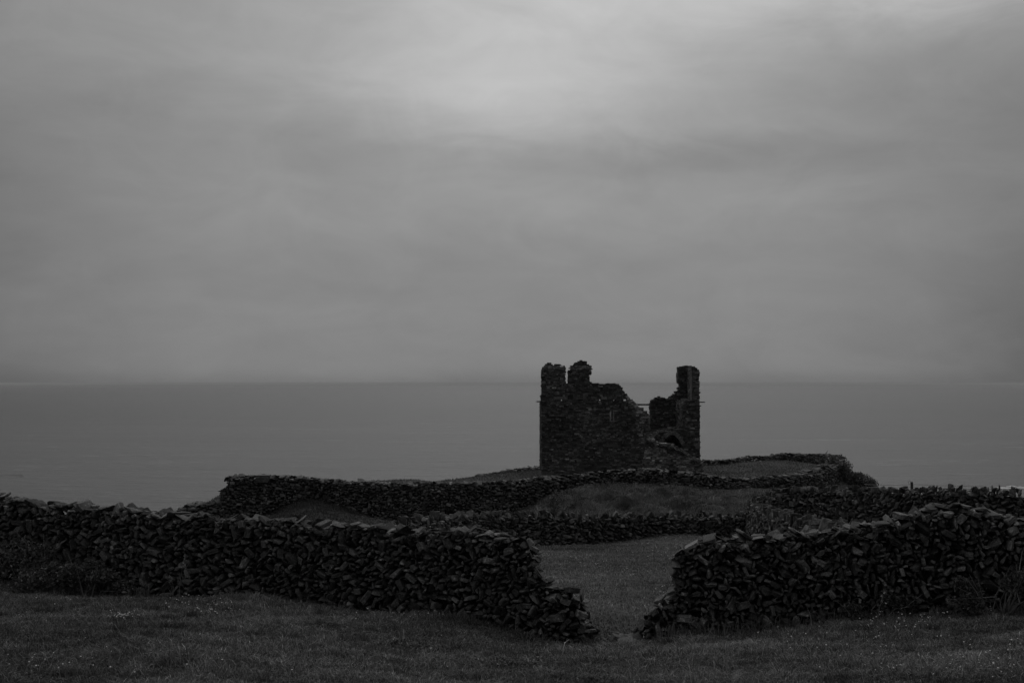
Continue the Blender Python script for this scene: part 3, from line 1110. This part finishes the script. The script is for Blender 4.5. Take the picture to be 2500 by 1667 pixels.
def grass(name, X, Y, hmin, hmax, wid, seed, lean=0.5, patch=0.45, level=1.0):
    r = RS(seed)
    n = len(X)
    Z = gz(X, Y) - 0.008
    pn = vnoise(X, Y, 1.6, seed + 1)
    pn2 = vnoise(X, Y, 5.0, seed + 2)
    h = r.uniform(hmin, hmax, n) * np.clip(1 + patch * pn + 0.45 * pn2, 0.6, 2.6)
    a = r.uniform(0, 2 * math.pi, n)
    ln = h * np.abs(r.normal(lean, 0.35, n))
    la = r.uniform(0, 2 * math.pi, n)
    sx, sy = np.cos(a) * wid * 0.5, np.sin(a) * wid * 0.5
    lx, ly = np.cos(la) * ln, np.sin(la) * ln
    v = np.empty((n, 5, 3), np.float32)
    v[:, 0] = np.stack((X - sx, Y - sy, Z), 1)
    v[:, 1] = np.stack((X + sx, Y + sy, Z), 1)
    v[:, 2] = np.stack((X + sx * 0.7 + lx * 0.35, Y + sy * 0.7 + ly * 0.35, Z + h * 0.6), 1)
    v[:, 3] = np.stack((X - sx * 0.7 + lx * 0.35, Y - sy * 0.7 + ly * 0.35, Z + h * 0.6), 1)
    v[:, 4] = np.stack((X + lx, Y + ly, Z + h * (1 - 0.25 * np.clip(ln / h, 0, 1.5))), 1)
    base = (np.arange(n) * 5)[:, None]
    loops = (np.array([0, 1, 2, 3, 3, 2, 4])[None] + base).ravel()
    counts = np.tile([4, 3], n)
    pn3 = vnoise(X, Y, 12.0, seed + 3)
    tone = np.exp(r.normal(0, 0.4, n)) * np.clip(1 + 0.2 * pn + 0.2 * pn2 + 0.25 * pn3, 0.4, 2.0)
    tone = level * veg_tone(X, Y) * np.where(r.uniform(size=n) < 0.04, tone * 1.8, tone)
    pl = vnoise(X, Y, 0.9, seed + 4)
    tone = tone * np.clip(1 + 0.28 * pl, 0.5, 1.6)
    o = mesh_object(name, v.reshape(-1, 3), loops, counts, GRASS_BLADE, {'tone': np.repeat(tone, 5)})
    tag(o, kind='stuff')
    return o


def scatter(n, y0, y1, pxa, pxb, r, power=1.0):
    Y = y0 + (y1 - y0) * r.uniform(size=n) ** power
    X = ((pxa - CX) + (pxb - pxa) * r.uniform(size=n)) / F * Y
    return X, Y


r_ = RS(12)
X, Y = scatter(380000, 13.5, 29.5, -250, 2750, r_)
ok = wall_mask(X, Y) & (gz(X, Y) > -5)
# only this side of the walls
pa = np.array([px(*q)[:2] for q in A_NODES + B_NODES])
ok &= Y < np.interp(X, pa[:, 0], pa[:, 1]) + 0.2
g = grass('foreground_grass', X[ok], Y[ok], 0.03, 0.11, 0.013, 5, lean=0.8, patch=0.6)
tag(g, 'short rough grass of the near field in front of the walls', 'grass')
X, Y = scatter(150000, 23.4, 66, 1050, 1950, r_, 0.8)
ok = wall_mask(X, Y) & (Y > np.interp(X, pa[:, 0], pa[:, 1]) - 0.1)
g = grass('field_grass', X[ok], Y[ok], 0.03, 0.08, 0.022, 6, patch=0.3)
tag(g, 'even grass of the field seen through the gap', 'grass')
X, Y = scatter(110000, 76, 98, 480, 2250, r_)
g = grass('tussock_grass', X, Y, 0.06, 0.20, 0.035, 7, lean=0.9, patch=0.6)
tag(g, 'tussocky long grass on the flank of the castle mound', 'grass')
X, Y = scatter(50000, 98.5, 124, 900, 2100, r_)
ok = ~((X > 2.0) & (X < 14.6) & (Y > 105.6) & (Y < 115))
g = grass('mound_grass', X[ok], Y[ok], 0.05, 0.12, 0.045, 8, patch=0.3)
tag(g, 'short grass on top of the castle mound', 'grass')


def foot_grass():
    r = RS(19)
    Xs, Ys = [], []
    for nodes in (A_NODES, B_NODES):
        W = Wall(nodes, 0.7, 0.5)
        n = int(W.L * 150)
        q = r.uniform(0, W.L, n)
        Xq, Yq, dx, dy, g, cz_ = W.at(q)
        dens = vnoise(Xq, Yq, 2.2, 91) > -0.1
        off = 0.36 + np.abs(r.normal(0, 0.14, n))
        Xs.append((Xq + dy * off)[dens])
        Ys.append((Yq - dx * off)[dens])
    return np.concatenate(Xs), np.concatenate(Ys)


r_ = RS(77)
nc = 420
Yc = 14.5 + 9.5 * r_.uniform(size=nc)
Xc = (r_.uniform(-100, 2600, nc) - CX) / F * Yc
kb = r_.randint(40, 130, nc)
sp = np.repeat(r_.uniform(0.05, 0.14, nc), kb)
X = np.repeat(Xc, kb) + r_.normal(size=kb.sum()) * sp
Y = np.repeat(Yc, kb) + r_.normal(size=kb.sum()) * sp
ok = wall_mask(X, Y) & (Y < np.interp(X, pa[:, 0], pa[:, 1]) - 0.4)
g = grass('grass_tufts', X[ok], Y[ok], 0.06, 0.17, 0.012, 15, lean=0.9, patch=0.3, level=0.72)
tag(g, 'scattered longer tufts standing in the near turf', 'grass')

X, Y = foot_grass()
g = grass('long_grass', X, Y, 0.08, 0.26, 0.013, 9, lean=0.5, patch=0.6, level=1.1)
tag(g, 'longer rough grass growing along the feet of the near walls', 'grass')


# ------------------------------------------------------------------ daisies
def daisies():
    r = RS(31)
    mb_v, tones = [], []
    spots = [(300, 1512, 20, 45), (540, 1500, 40, 28), (520, 1485, 30, 14), (440, 1470, 50, 16), (700, 1600, 300, 16), (930, 1510, 60, 12), (1020, 1510, 30, 6), (2200, 1525, 60, 50),
             (2330, 1490, 60, 30), (2300, 1600, 150, 60), (2100, 1560, 120, 18), (2420, 1640, 80, 40), (150, 1630, 120, 30), (100, 1500, 90, 10), (1900, 1550, 80, 8)]
    pts = []
    for x, y, sp, n in spots:
        for _ in range(n):
            pts.append((x + r.normal(0, sp), y + r.normal(0, sp * 0.16)))
    P = []
    for x, y in pts:
        # where the view ray meets the ground
        for Y in np.arange(14, 27, 0.15):
            p = px(x, y, Y)
            if p[2] < gz(p[0], Y)[0] + 0.05:
                P.append((p[0], Y, gz(p[0], Y)[0] + r.uniform(0.08, 0.15)))
                break
    for x, y, n in ((1440, 1385, 30), (1600, 1350, 22), (1550, 1400, 12), (1390, 1365, 10), (1610, 1445, 8)):
        for _ in range(n):
            X2, Y2 = x + r.normal(0, 40), y + r.normal(0, 12)
            for Y in np.arange(25, 60, 0.4):
                p = px(X2, Y2, Y)
                if p[2] < gz(p[0], Y)[0] + 0.03:
                    P.append((p[0], Y, gz(p[0], Y)[0] + r.uniform(0.08, 0.14)))
                    break
    mb = MB()
    for p in P:
        k = 6
        rad = r.uniform(0.007, 0.013) * (1 if p[1] < 27 else 1.6)
        nrm = np.array([r.normal(0, 0.4), -0.5 + r.normal(0, 0.4), 1.0])
        nrm /= np.linalg.norm(nrm)
        a = np.cross(nrm, (0.3, 0.9, 0.2)); a /= np.linalg.norm(a)
        b = np.cross(nrm, a)
        v = [np.array(p) + rad * (math.cos(t) * a + math.sin(t) * b) for t in np.arange(k) / k * 6.283]
        v.append(np.array(p) + nrm * rad * 0.4)
        l, c = [], []
        for i in range(k):
            l += [i, (i + 1) % k, k]
            c.append(3)
        mb.add(v, l, c, r.uniform(0.6, 1.0))
        mb.tube([np.array(p) - (0, 0, 0.12), np.array(p)], 0.0015, 0.0015, 3, 0.1)
    o = mb.build('daisies', leaf_material('daisy_petals', 0.6, 0.1))
    tag(o, 'scattered tiny white daisies in the grass', 'flowers', kind='stuff')


daisies()


# ------------------------------------------------------------------ shrubs, brambles, weeds
def leaves(mb, P, size, r, tone=1.0, flat=0.0):
    P = np.asarray(P)
    n = len(P)
    a = r.normal(size=(n, 3))
    a /= np.linalg.norm(a, axis=1, keepdims=True)
    up = r.normal(size=(n, 3)) + np.array([0, 0, flat])
    b = np.cross(a, up)
    b /= np.linalg.norm(b, axis=1, keepdims=True) + 1e-9
    s = size * r.uniform(0.6, 1.4, n)[:, None]
    c = np.cross(a, b)
    v = np.stack((P - a * s, P + b * s * 0.45 + c * s * 0.12, P + a * s, P - b * s * 0.45 + c * s * 0.12), 1)
    loops = np.arange(n * 4)
    tn = np.repeat(tone * np.exp(r.normal(0, 0.45, n)) * np.where(r.uniform(size=n) < 0.08, 2.6, 1.0), 4)
    mb.add(v.reshape(-1, 3), loops, np.full(n, 4), tn)


def shrub(name, label, cat, centre, size, nleaf, leaf, seed, stems=10, tone=1.0, stem_len=1.0, group=None, clumps=14, shape=None):
    """centre = ground point; size = (half width x, half width y, height)"""
    r = RS(seed)
    centre = np.asarray(centre, float)
    root = empty(name, centre)
    tag(root, label, cat, group)
    fb, sb = MB(), MB()
    cl = []
    for k in range(clumps):
        a = r.uniform(0, 6.283)
        q = r.uniform(0, 1) ** 0.5
        x, y = q * math.cos(a), q * math.sin(a)
        hmax = math.sqrt(max(0.05, 1 - q * q * 0.85))
        z = hmax * r.uniform(0.35, 0.95)
        p = np.array([x * size[0], y * size[1], z * size[2]])
        if shape is not None:
            p[2] = shape(p[0]) * r.uniform(0.3, 0.95)
        p[2] += gz(centre[0] + p[0], centre[1] + p[1])[0] - centre[2]
        cl.append(p)
    cl = np.array(cl)
    rad = 0.42 * (size[0] * size[1] * size[2] / clumps) ** (1 / 3) * 2.0
    w = r.randint(0, clumps, nleaf)
    d = r.normal(size=(nleaf, 3))
    d /= np.linalg.norm(d, axis=1, keepdims=True)
    d *= (r.uniform(0.2, 1.0, nleaf) ** 0.6)[:, None]
    rr = (rad * r.uniform(0.6, 1.4, clumps))[w][:, None]
    P = cl[w] + d * rr * np.array([1, 1, 0.75]) + centre
    gmin = gz(P[:, 0], P[:, 1])
    P[:, 2] = np.maximum(P[:, 2], gmin + 0.02)
    leaves(fb, P, leaf, r, tone)
    for k in range(stems):
        tgt = cl[r.randint(clumps)] + r.normal(0, rad * 0.4, 3)
        s0 = np.array([tgt[0] * 0.3, tgt[1] * 0.3, -0.05])
        mid = (s0 + tgt) / 2 + r.normal(0, 0.12, 3) * size[2]
        end = tgt + (tgt - mid) * stem_len * r.uniform(0.2, 0.8)
        sb.tube([centre + s0, centre + mid, centre + tgt, centre + end], 0.006 + 0.006 * size[2], 0.003, 4, r.uniform(0.6, 1.5))
    fb.build('foliage', LEAF, root, centre)
    sb.build('stem', STRAW, root, centre)
    return root


def ground_hit(x, y, ys):
    for Y in ys:
        p = px(x, y, Y)
        if p[2] <= gz(p[0], Y)[0]:
            return np.array([p[0], Y, gz(p[0], Y)[0]])
    p = px(x, y, ys[-1])
    return np.array([p[0], ys[-1], gz(p[0], ys[-1])[0]])


def onground(X, Y):
    return np.array([X, Y, gz(X, Y)[0]])


def colx(x, Y):
    return (x - CX) / F * Y


# brambles at the foot of the near walls
shrub('bramble_thicket', 'dark bramble thicket against the foot of the near wall at the left edge', 'bramble', onground(colx(60, 25.9), 25.9), (0.95, 0.5, 0.85), 5200, 0.035, 201, 26, 1.35, group='brambles')
shrub('bramble_thicket', 'low dark bramble clump just right of the left-edge thicket, against the near wall', 'bramble', onground(colx(215, 25.5), 25.5), (0.6, 0.4, 0.6), 2600, 0.033, 202, 16, 1.25, group='brambles')
shrub('bramble_thicket', 'bare-stemmed bramble thicket before the near wall at the right edge', 'bramble', onground(colx(2440, 22.2), 22.2), (0.75, 0.4, 0.95), 2800, 0.03, 203, 40, 0.75, 1.6, group='brambles')
shrub('bramble_thicket', 'sparse low bramble tangle before the middle of the right near wall', 'bramble', onground(colx(2130, 22.7), 22.7), (0.6, 0.25, 0.42), 1300, 0.028, 204, 18, 0.8, 1.4, group='brambles')
shrub('bramble_thicket', 'bramble growth in the hollow behind the field corner wall at right', 'bramble', onground(colx(2020, 48), 48), (1.5, 2.2, 0.75), 3600, 0.06, 205, 14, 0.9, group='brambles', clumps=20)
# scrub on the right shoulder of the mound
p0 = onground(colx(2080, 107), 107)
shrub('shrub', 'dense dark scrub covering the right shoulder of the castle mound', 'shrub', p0, (1.7, 1.6, 1.6), 9000, 0.085, 211, 20, 1.5, clumps=46,
      shape=lambda x: float(np.interp(x, [-1.7, -0.9, -0.2, 0.6, 1.2, 1.7], [1.9, 1.5, 1.0, 0.85, 0.75, 0.4])))
shrub('shrub', 'spiky bush at the top right corner of the castle mound', 'shrub', onground(colx(2052, 110), 110), (0.7, 0.7, 2.0), 1800, 0.08, 212, 22, 1.3, 0.6)
shrub('shrub', 'small round dark bush showing above the middle of the left near wall', 'shrub', ground_hit(724, 1276, np.arange(55, 95, 0.5)), (0.5, 0.45, 0.65), 2000, 0.06, 213, 12, 0.8)
shrub('shrub', 'thin pale leafy shrub on the mound slope behind the field wall', 'shrub', ground_hit(1352, 1252, np.arange(70, 96, 0.3)), (0.75, 0.5, 1.3), 1000, 0.055, 214, 22, 1.7, 1.0)
shrub('shrub', 'small spiky plant growing on the crest of the mound wall', 'shrub', px(965, 1180, 95.9), (0.28, 0.2, 0.3), 160, 0.06, 215, 22, 0.9, 1.5, clumps=8)
shrub('shrub', 'thin bush at the corner where the field walls meet', 'shrub', onground(colx(1826, 66), 66), (0.35, 0.35, 1.5), 420, 0.05, 216, 16, 1.0, 1.2, clumps=10)


def weed(label, x, y, Y, h, seed):
    r = RS(seed)
    b = onground(colx(x, Y), Y)
    mb = MB()
    top = b + np.array([r.normal(0, 0.05), 0, h])
    mb.tube([b - (0, 0, .03), b + np.array([0.02, 0, h * 0.5]), top], 0.006, 0.003, 4, 1.0)
    P = top + r.normal(0, 1, (26, 3)) * np.array([0.018, 0.018, 0.07]) - (0, 0, 0.05)
    leaves(mb, P, 0.018, r, 0.9)
    for k in range(3):
        q = b + np.array([0.01, 0, h * r.uniform(0.2, 0.6)])
        mb.tube([q, q + np.array([r.normal(0, 0.07), r.normal(0, 0.05), 0.12])], 0.004, 0.002, 3, 0.8)
    o = mb.build('dry_weed', STRAW, None, b)
    tag(o, label, 'weed', 'tall dry weeds')


weed('tall thin dry weed stalk standing before the left near wall', 437, 1480, 24.3, 0.70, 1)
weed('shorter dry weed stalk just left of the tall thin one', 421, 1470, 24.4, 0.42, 2)
weed('dry weed stalk in front of the right near wall beside the brambles', 2142, 1500, 22.0, 0.42, 3)


def dock(label, x, y, seed, n, sp):
    r = RS(seed)
    b = ground_hit(x, y, np.arange(14, 24, 0.1))
    mb = MB()
    P = b + np.stack((r.normal(0, sp, n), r.normal(0, sp * 0.7, n), r.uniform(0.04, 0.16, n)), 1)
    P[:, 2] += gz(P[:, 0], P[:, 1]) - b[2]
    leaves(mb, P, 0.028, r, 1.5, 1.5)
    o = mb.build('weed_patch', LEAF, None, b)
    tag(o, label, 'weed', 'patches of dark weeds', kind='stuff')


dock('dark leafy weed patch in the grass below the gap at the bottom of the view', 1265, 1640, 1, 900, 0.22)
dock('dark leafy weed patch in the near grass right of the left daisies', 1000, 1590, 2, 500, 0.2)
dock('dark leafy weed patch in the near grass under the left near wall', 800, 1545, 3, 300, 0.15)


# ------------------------------------------------------------------ fallen stones at the gap
def fallen(label, x, y, Y, size, seed, ang=0.0, group='stones fallen in the gap'):
    r = RS(seed)
    b = onground(colx(x, Y), Y)
    b[2] += size[2] * 0.32
    mb = MB()
    R = rot_axes(np.array([[1.0, 0, 0]]), np.array([0, 0, 1.0]), np.array([[0, -1.0, 0]]), np.array([ang]), r, 0.15)
    add_stones(mb, T_NEAR, [b], R, [size], [r.uniform(0.6, 1.2)], seed)
    o = mb.build('fallen_stone', STONE_NEAR, None, b)
    tag(o, label, 'stone', group)


fallen('pale flat stone fallen at the right side of the gap', 1545, 1545, 23.2, (0.24, 0.3, 0.10), 1)
fallen('block fallen at the foot of the left wall end in the gap', 1468, 1560, 23.2, (0.22, 0.25, 0.16), 2, 0.4)
fallen('small stone fallen in the middle of the gap', 1502, 1566, 23.3, (0.15, 0.2, 0.10), 3, -0.3)
fallen('dark stone half sunk in grass at the right wall foot', 1530, 1572, 22.9, (0.26, 0.3, 0.14), 4, 0.2)

r_ = RS(23)
for k in range(16):
    x = r_.uniform(1462, 1548)
    q = r_.uniform(0.11, 0.26)
    fallen('small dark stone among the rubble strewn across the floor of the gap', x, 1560, 23.65 + r_.normal(0, 0.28), (q * 1.3, q * 1.1, q * 0.7), 40 + k, r_.normal(0, 0.4), 'rubble stones on the floor of the gap')

# stacked flat slabs on the mound wall's left shoulder
sb = MB()
r_ = RS(44)
b = px(641, 1178, 94.6)
for k in range(5):
    y = 1177 - k * 3.6
    a, c = px(624 + r_.uniform(-1, 3), y, 94.2), px(657 + r_.uniform(-3, 1), y - 3.0, 94.2)
    sb.box((a[0], 94.0 + r_.uniform(0, .1), a[2]), (c[0], 95.0, c[2]), r_.uniform(0.9, 1.5))
o = sb.build('slab_stack', STONE_MID, None, b)
tag(o, 'stack of flat slabs like a low step on the left shoulder of the mound wall', 'stone stack')


# ------------------------------------------------------------------ wire fence behind the right wall
def fence():
    Y = 58.0
    base = onground(colx(2226, Y), Y)
    root = empty('wire_fence', base)
    tag(root, 'thin wire fence with one short wooden post rising behind the right wall', 'fence')
    top = px(2227, 1176, Y)
    pb = MB()
    w = 0.045
    pb.box((base[0] - w, Y - w, base[2] - 0.2), (base[0] + w, Y + w, top[2]), 1.0)
    pb.build('post', WOOD, root, base)
    wires = (((2110, 1182, 70), (2226, 1182, Y - 0.05), (2500, 1188, 53), (2760, 1190, 51)), ((2110, 1188, 70), (2226, 1189, Y - 0.05), (2500, 1193, 53), (2760, 1196, 51)))
    for ws in wires:
        wb = MB()
        P = [px(*q) for q in ws]
        fine = []
        for a, b in zip(P[:-1], P[1:]):
            for t in np.linspace(0, 1, 8)[:-1]:
                q = a + (b - a) * t
                q[2] -= 0.12 * t * (1 - t)
                fine.append(q)
        fine.append(P[-1])
        wb.tube(fine, 0.009, 0.009, 4, 1.0)
        wb.build('wire', METAL, root, base)
    cb = MB()
    c = px(2221, 1177, Y - 0.06)
    cb.tube([c + 0.062 * np.array([math.cos(t), 0.2 * math.sin(2 * t), math.sin(t)]) for t in np.linspace(0.2, 5.4, 16)], 0.007, 0.007, 4)
    cb.build('wire_coil', METAL, root, base)


fence()


# ------------------------------------------------------------------ bird on the mound wall
def bird():
    base = px(2018, 1109.5, 117.5)
    prof = [(-0.16, 0.008, 0.02), (-0.10, 0.02, 0.05), (-0.04, 0.045, 0.10), (0.02, 0.06, 0.15), (0.07, 0.052, 0.20), (0.09, 0.035, 0.235), (0.10, 0.042, 0.262), (0.125, 0.03, 0.275), (0.155, 0.01, 0.27), (0.185, 0.003, 0.265)]
    seg = 10
    v, l, c = [], [], []
    for x, r, z in prof:
        for k in range(seg):
            t = 6.2832 * k / seg
            v.append(base + np.array([x * 0.6, r * math.cos(t), z + 0.04 + r * math.sin(t)]))
    for i in range(len(prof) - 1):
        for k in range(seg):
            k2 = (k + 1) % seg
            l += [i * seg + k, (i + 1) * seg + k, (i + 1) * seg + k2, i * seg + k2]
            c.append(4)
    l += list(range(seg)) + [(len(prof) - 1) * seg + k for k in range(seg)][::-1]
    c += [seg, seg]
    mb = MB()
    mb.add(v, l, c, 0.2)
    for sd in (-0.025, 0.025):
        mb.tube([base + np.array([0.01, sd, -0.02]), base + np.array([0.005, sd, 0.11])], 0.006, 0.008, 5, 0.2)
    o = mb.build('bird', plain_material('black_plumage', 0.02, 0.5, 0.2), None, base, smooth=True)
    tag(o, 'small black bird perched on the right corner of the mound wall', 'bird')


bird()


# ------------------------------------------------------------------ breaking surf
def surf(name, pts, seed, width, level, tall=0.35):
    r = RS(seed)
    mb = MB()
    m = len(pts)
    for band in range(14):
        a0 = r.uniform(0, 0.85)
        q = np.linspace(a0, min(1, a0 + r.uniform(0.08, 0.4)), 40)
        X = np.interp(q, np.linspace(0, 1, m), [p[0] for p in pts])
        Y = np.interp(q, np.linspace(0, 1, m), [p[1] for p in pts]) + r.normal(0, 1.2) * width + np.cumsum(r.normal(0, 0.06, 40)) * width
        fade = np.sin(np.linspace(0, math.pi, 40))
        ht = fade * np.abs(np.cumsum(r.normal(0, 0.12, 40))) * tall
        wd = width * fade * r.uniform(0.3, 0.6, 40)
        v = []
        for i in range(40):
            v += [(X[i], Y[i] - wd[i], SEA_Z - 0.02), (X[i], Y[i], SEA_Z + 0.03 + ht[i]), (X[i], Y[i] + wd[i], SEA_Z - 0.02)]
        l, c = [], []
        for i in range(39):
            a = i * 3
            l += [a, a + 3, a + 4, a + 1, a + 1, a + 4, a + 5, a + 2]
            c += [4, 4]
        mb.add(v, l, c, 1.0)
    o = mb.build(name, plain_material('sea_foam', level, 0.8, 0.35, 0.4))
    tag(o, kind='stuff')
    return o


def seapt(x, y):
    Y = -SEA_Z * F / (y - HY)
    return ((x - CX) / F * Y, Y)


tag(surf('surf', [seapt(2405, 1188), seapt(2440, 1190), seapt(2500, 1191), seapt(2620, 1192), seapt(2750, 1190)], 3, 2.2, 0.6), 'white line of breaking surf above the wall at the right edge', 'surf')
tag(surf('surf', [seapt(-200, 1157), seapt(-60, 1160), seapt(30, 1160), seapt(62, 1163)], 4, 1.2, 0.10, 0.1), 'faint line of foam on the sea at the left edge', 'surf')


# ------------------------------------------------------------------ haze
def haze():
    mb = MB()
    mb.box((-42000, -42000, -34), (42000, 42000, 4))
    m = bpy.data.materials.new('sea_haze')
    m.use_nodes = True
    t = m.node_tree
    for n in list(t.nodes):
        if n.type == 'BSDF_PRINCIPLED':
            t.nodes.remove(n)
    pv = t.nodes.new('ShaderNodeVolumePrincipled')
    pv.inputs['Color'].default_value = (0.605, 0.605, 0.605, 1)
    pv.inputs['Anisotropy'].default_value = 0.2
    pv.inputs['Density'].default_value = HAZE
    t.links.new(pv.outputs[0], t.nodes['Material Output'].inputs['Volume'])
    o = mb.build('haze', m)
    tag(o, kind='stuff')


HAZE = 0.5e-4
haze()


# ------------------------------------------------------------------ sky, sun
def world():
    w = bpy.data.worlds.new('World')
    scene.world = w
    w.use_nodes = True
    t = w.node_tree
    h = NT(t)
    bg = t.nodes['Background']
    sky = h.n('ShaderNodeTexSky', sky_type='NISHITA')
    sky.sun_disc = False
    sky.sun_elevation = math.radians(SUN_EL)
    sky.sun_rotation = math.radians(SUN_AZ)
    bw = h.n('ShaderNodeRGBToBW')
    h.link(sky.outputs[0], bw.inputs[0])
    d = h.n('ShaderNodeTexCoord').outputs['Generated']
    sep = h.n('ShaderNodeSeparateXYZ')
    h.link(d, sep.inputs[0])
    x, y, z = sep.outputs
    n1 = h.noise(h.mapping(d, (4.0, 4.0, 11.0)), 1.0, 5, 0.55, 0.6)
    n2 = h.noise(h.mapping(d, (10.0, 10.0, 26.0)), 1.0, 6, 0.6, 0.8)
    wob = h.m('SUBTRACT', n1, 0.5)
    wob2 = h.m('SUBTRACT', n2, 0.5)
    az = h.m('ADD', h.m('ARCTAN2', x, y), h.m('MULTIPLY', wob, 0.16))
    el = h.m('ADD', h.m('ARCSINE', z), h.m('ADD', h.m('MULTIPLY', wob, 0.05), h.m('MULTIPLY', wob2, 0.04)))
    el0 = h.m('ARCSINE', z)

    def blob(a0, sa, e0, se, amp):
        u = h.m('DIVIDE', h.m('SUBTRACT', az, a0), sa)
        v = h.m('DIVIDE', h.m('SUBTRACT', el, e0), se)
        q = h.m('ADD', h.m('MULTIPLY', u, u), h.m('MULTIPLY', v, v))
        return h.m('MULTIPLY', h.m('EXPONENT', h.m('MULTIPLY', q, -1.0)), amp)

    # cloud deck: level by height above the sea, thin and thick places, lens vignette painted in
    cr = h.n('ShaderNodeFloatCurve')
    crv = cr.mapping.curves[0]
    stops = SKY_BASE
    for i, (p, v) in enumerate(stops):
        if i < 2:
            crv.points[i].location = (p, v)
        else:
            crv.points.new(p, v)
    cr.mapping.update()
    h.link(h.m('MULTIPLY', h.m('MAXIMUM', el0, 0.0), 1 / 1.5708), cr.inputs['Value'])
    L = cr.outputs[0]
    for b_ in SKY_BLOBS:
        L = h.m('ADD', L, blob(*b_))
    # streaks
    st = h.maprange(h.noise(h.mapping(d, (6.0, 6.0, 20.0)), 1.0, 6, 0.55, 0.9), 0.3, 0.7, -1.0, 1.0)
    mot = h.maprange(h.noise(h.mapping(d, (13.0, 13.0, 24.0)), 1.0, 6, 0.6, 1.2), 0.3, 0.7, -1.0, 1.0)
    L = h.m('MULTIPLY', L, h.m('ADD', 1.0, h.m('ADD', h.m('MULTIPLY', st, 0.06), h.m('MULTIPLY', mot, 0.05))))
    # unseen sky behind the viewer dimmed, to keep the facing wall sides dark
    fr = h.maprange(y, -0.7, 0.75, SKY_BACK, 1.0)
    L = h.m('MULTIPLY', L, fr)
    # murk lying on the sea at the horizon
    e2 = h.m('DIVIDE', h.m('ADD', el0, h.m('MULTIPLY', wob, 0.006)), 0.0075)
    L = h.m('MULTIPLY', L, h.m('SUBTRACT', 1.0, h.m('MULTIPLY', h.m('EXPONENT', h.m('MULTIPLY', h.m('MULTIPLY', e2, e2), -1.0)), 0.17)))
    L = h.m('MAXIMUM', L, 0.01)
    L = h.m('ADD', h.m('MULTIPLY', L, 10.0 * 0.97), h.m('MULTIPLY', bw.outputs[0], 0.03))
    h.link(grey(h, L), bg.inputs['Color'])
    bg.inputs['Strength'].default_value = 0.1


SUN_EL, SUN_AZ = 48.0, 8.0
SKY_BACK = 0.35
# (fraction of 90 degrees, level)
SKY_BASE = [(0.0, 0.200), (0.0573, 0.232), (0.121, 0.26), (0.2, 0.31), (0.33, 0.55), (0.6, 0.68), (1.0, 0.62)]
SKY_BLOBS = [(0.05, 0.16, 0.31, 0.08, 0.289), (0.0, 0.12, 0.2, 0.05, 0.15), (-0.04, 0.20, 0.205, 0.05, 0.03), (0.2, 0.11, 0.262, 0.025, 0.105), (0.31, 0.07, 0.268, 0.024, 0.16), (0.06, 0.22, 0.158, 0.014, -0.05),
             (0.08, 0.22, 0.12, 0.022, 0.03), (0.34, 0.12, 0.2, 0.05, -0.04), (0.42, 0.14, 0.04, 0.12, -0.111), (-0.42, 0.14, 0.04, 0.12, -0.087), (-0.42, 0.14, 0.18, 0.08, -0.066),
             (-0.2, 0.14, 0.2, 0.1, 0.012), (0.2, 0.12, 0.19, 0.05, 0.019), (0.42, 0.06, 0.29, 0.05, -0.047), (-0.41, 0.05, 0.3, 0.06, -0.06)]  # negative blobs at sides and corners paint a lens vignette
world()
sun_d = bpy.data.lights.new('sun', 'SUN')
sun = bpy.data.objects.new('sun', sun_d)
COL.objects.link(sun)
sun_d.energy = 0.5
sun_d.angle = math.radians(60)
sun_d.color = (1, 1, 1)
dirv = Vector((math.sin(math.radians(SUN_AZ)) * math.cos(math.radians(SUN_EL)), math.cos(math.radians(SUN_AZ)) * math.cos(math.radians(SUN_EL)), math.sin(math.radians(SUN_EL))))
sun.rotation_euler = dirv.to_track_quat('Z', 'Y').to_euler()

# ------------------------------------------------------------------ render settings
vs = scene.view_settings
vs.view_transform = 'Standard'
vs.look = 'None'
vs.exposure = 0.0
vs.gamma = 1.0
vs.use_curve_mapping = False
cy = scene.cycles
cy.max_bounces = 5
cy.diffuse_bounces = 2
cy.glossy_bounces = 2
cy.transmission_bounces = 2
cy.volume_bounces = 1
cy.use_denoising = True
cy.sample_clamp_indirect = 4
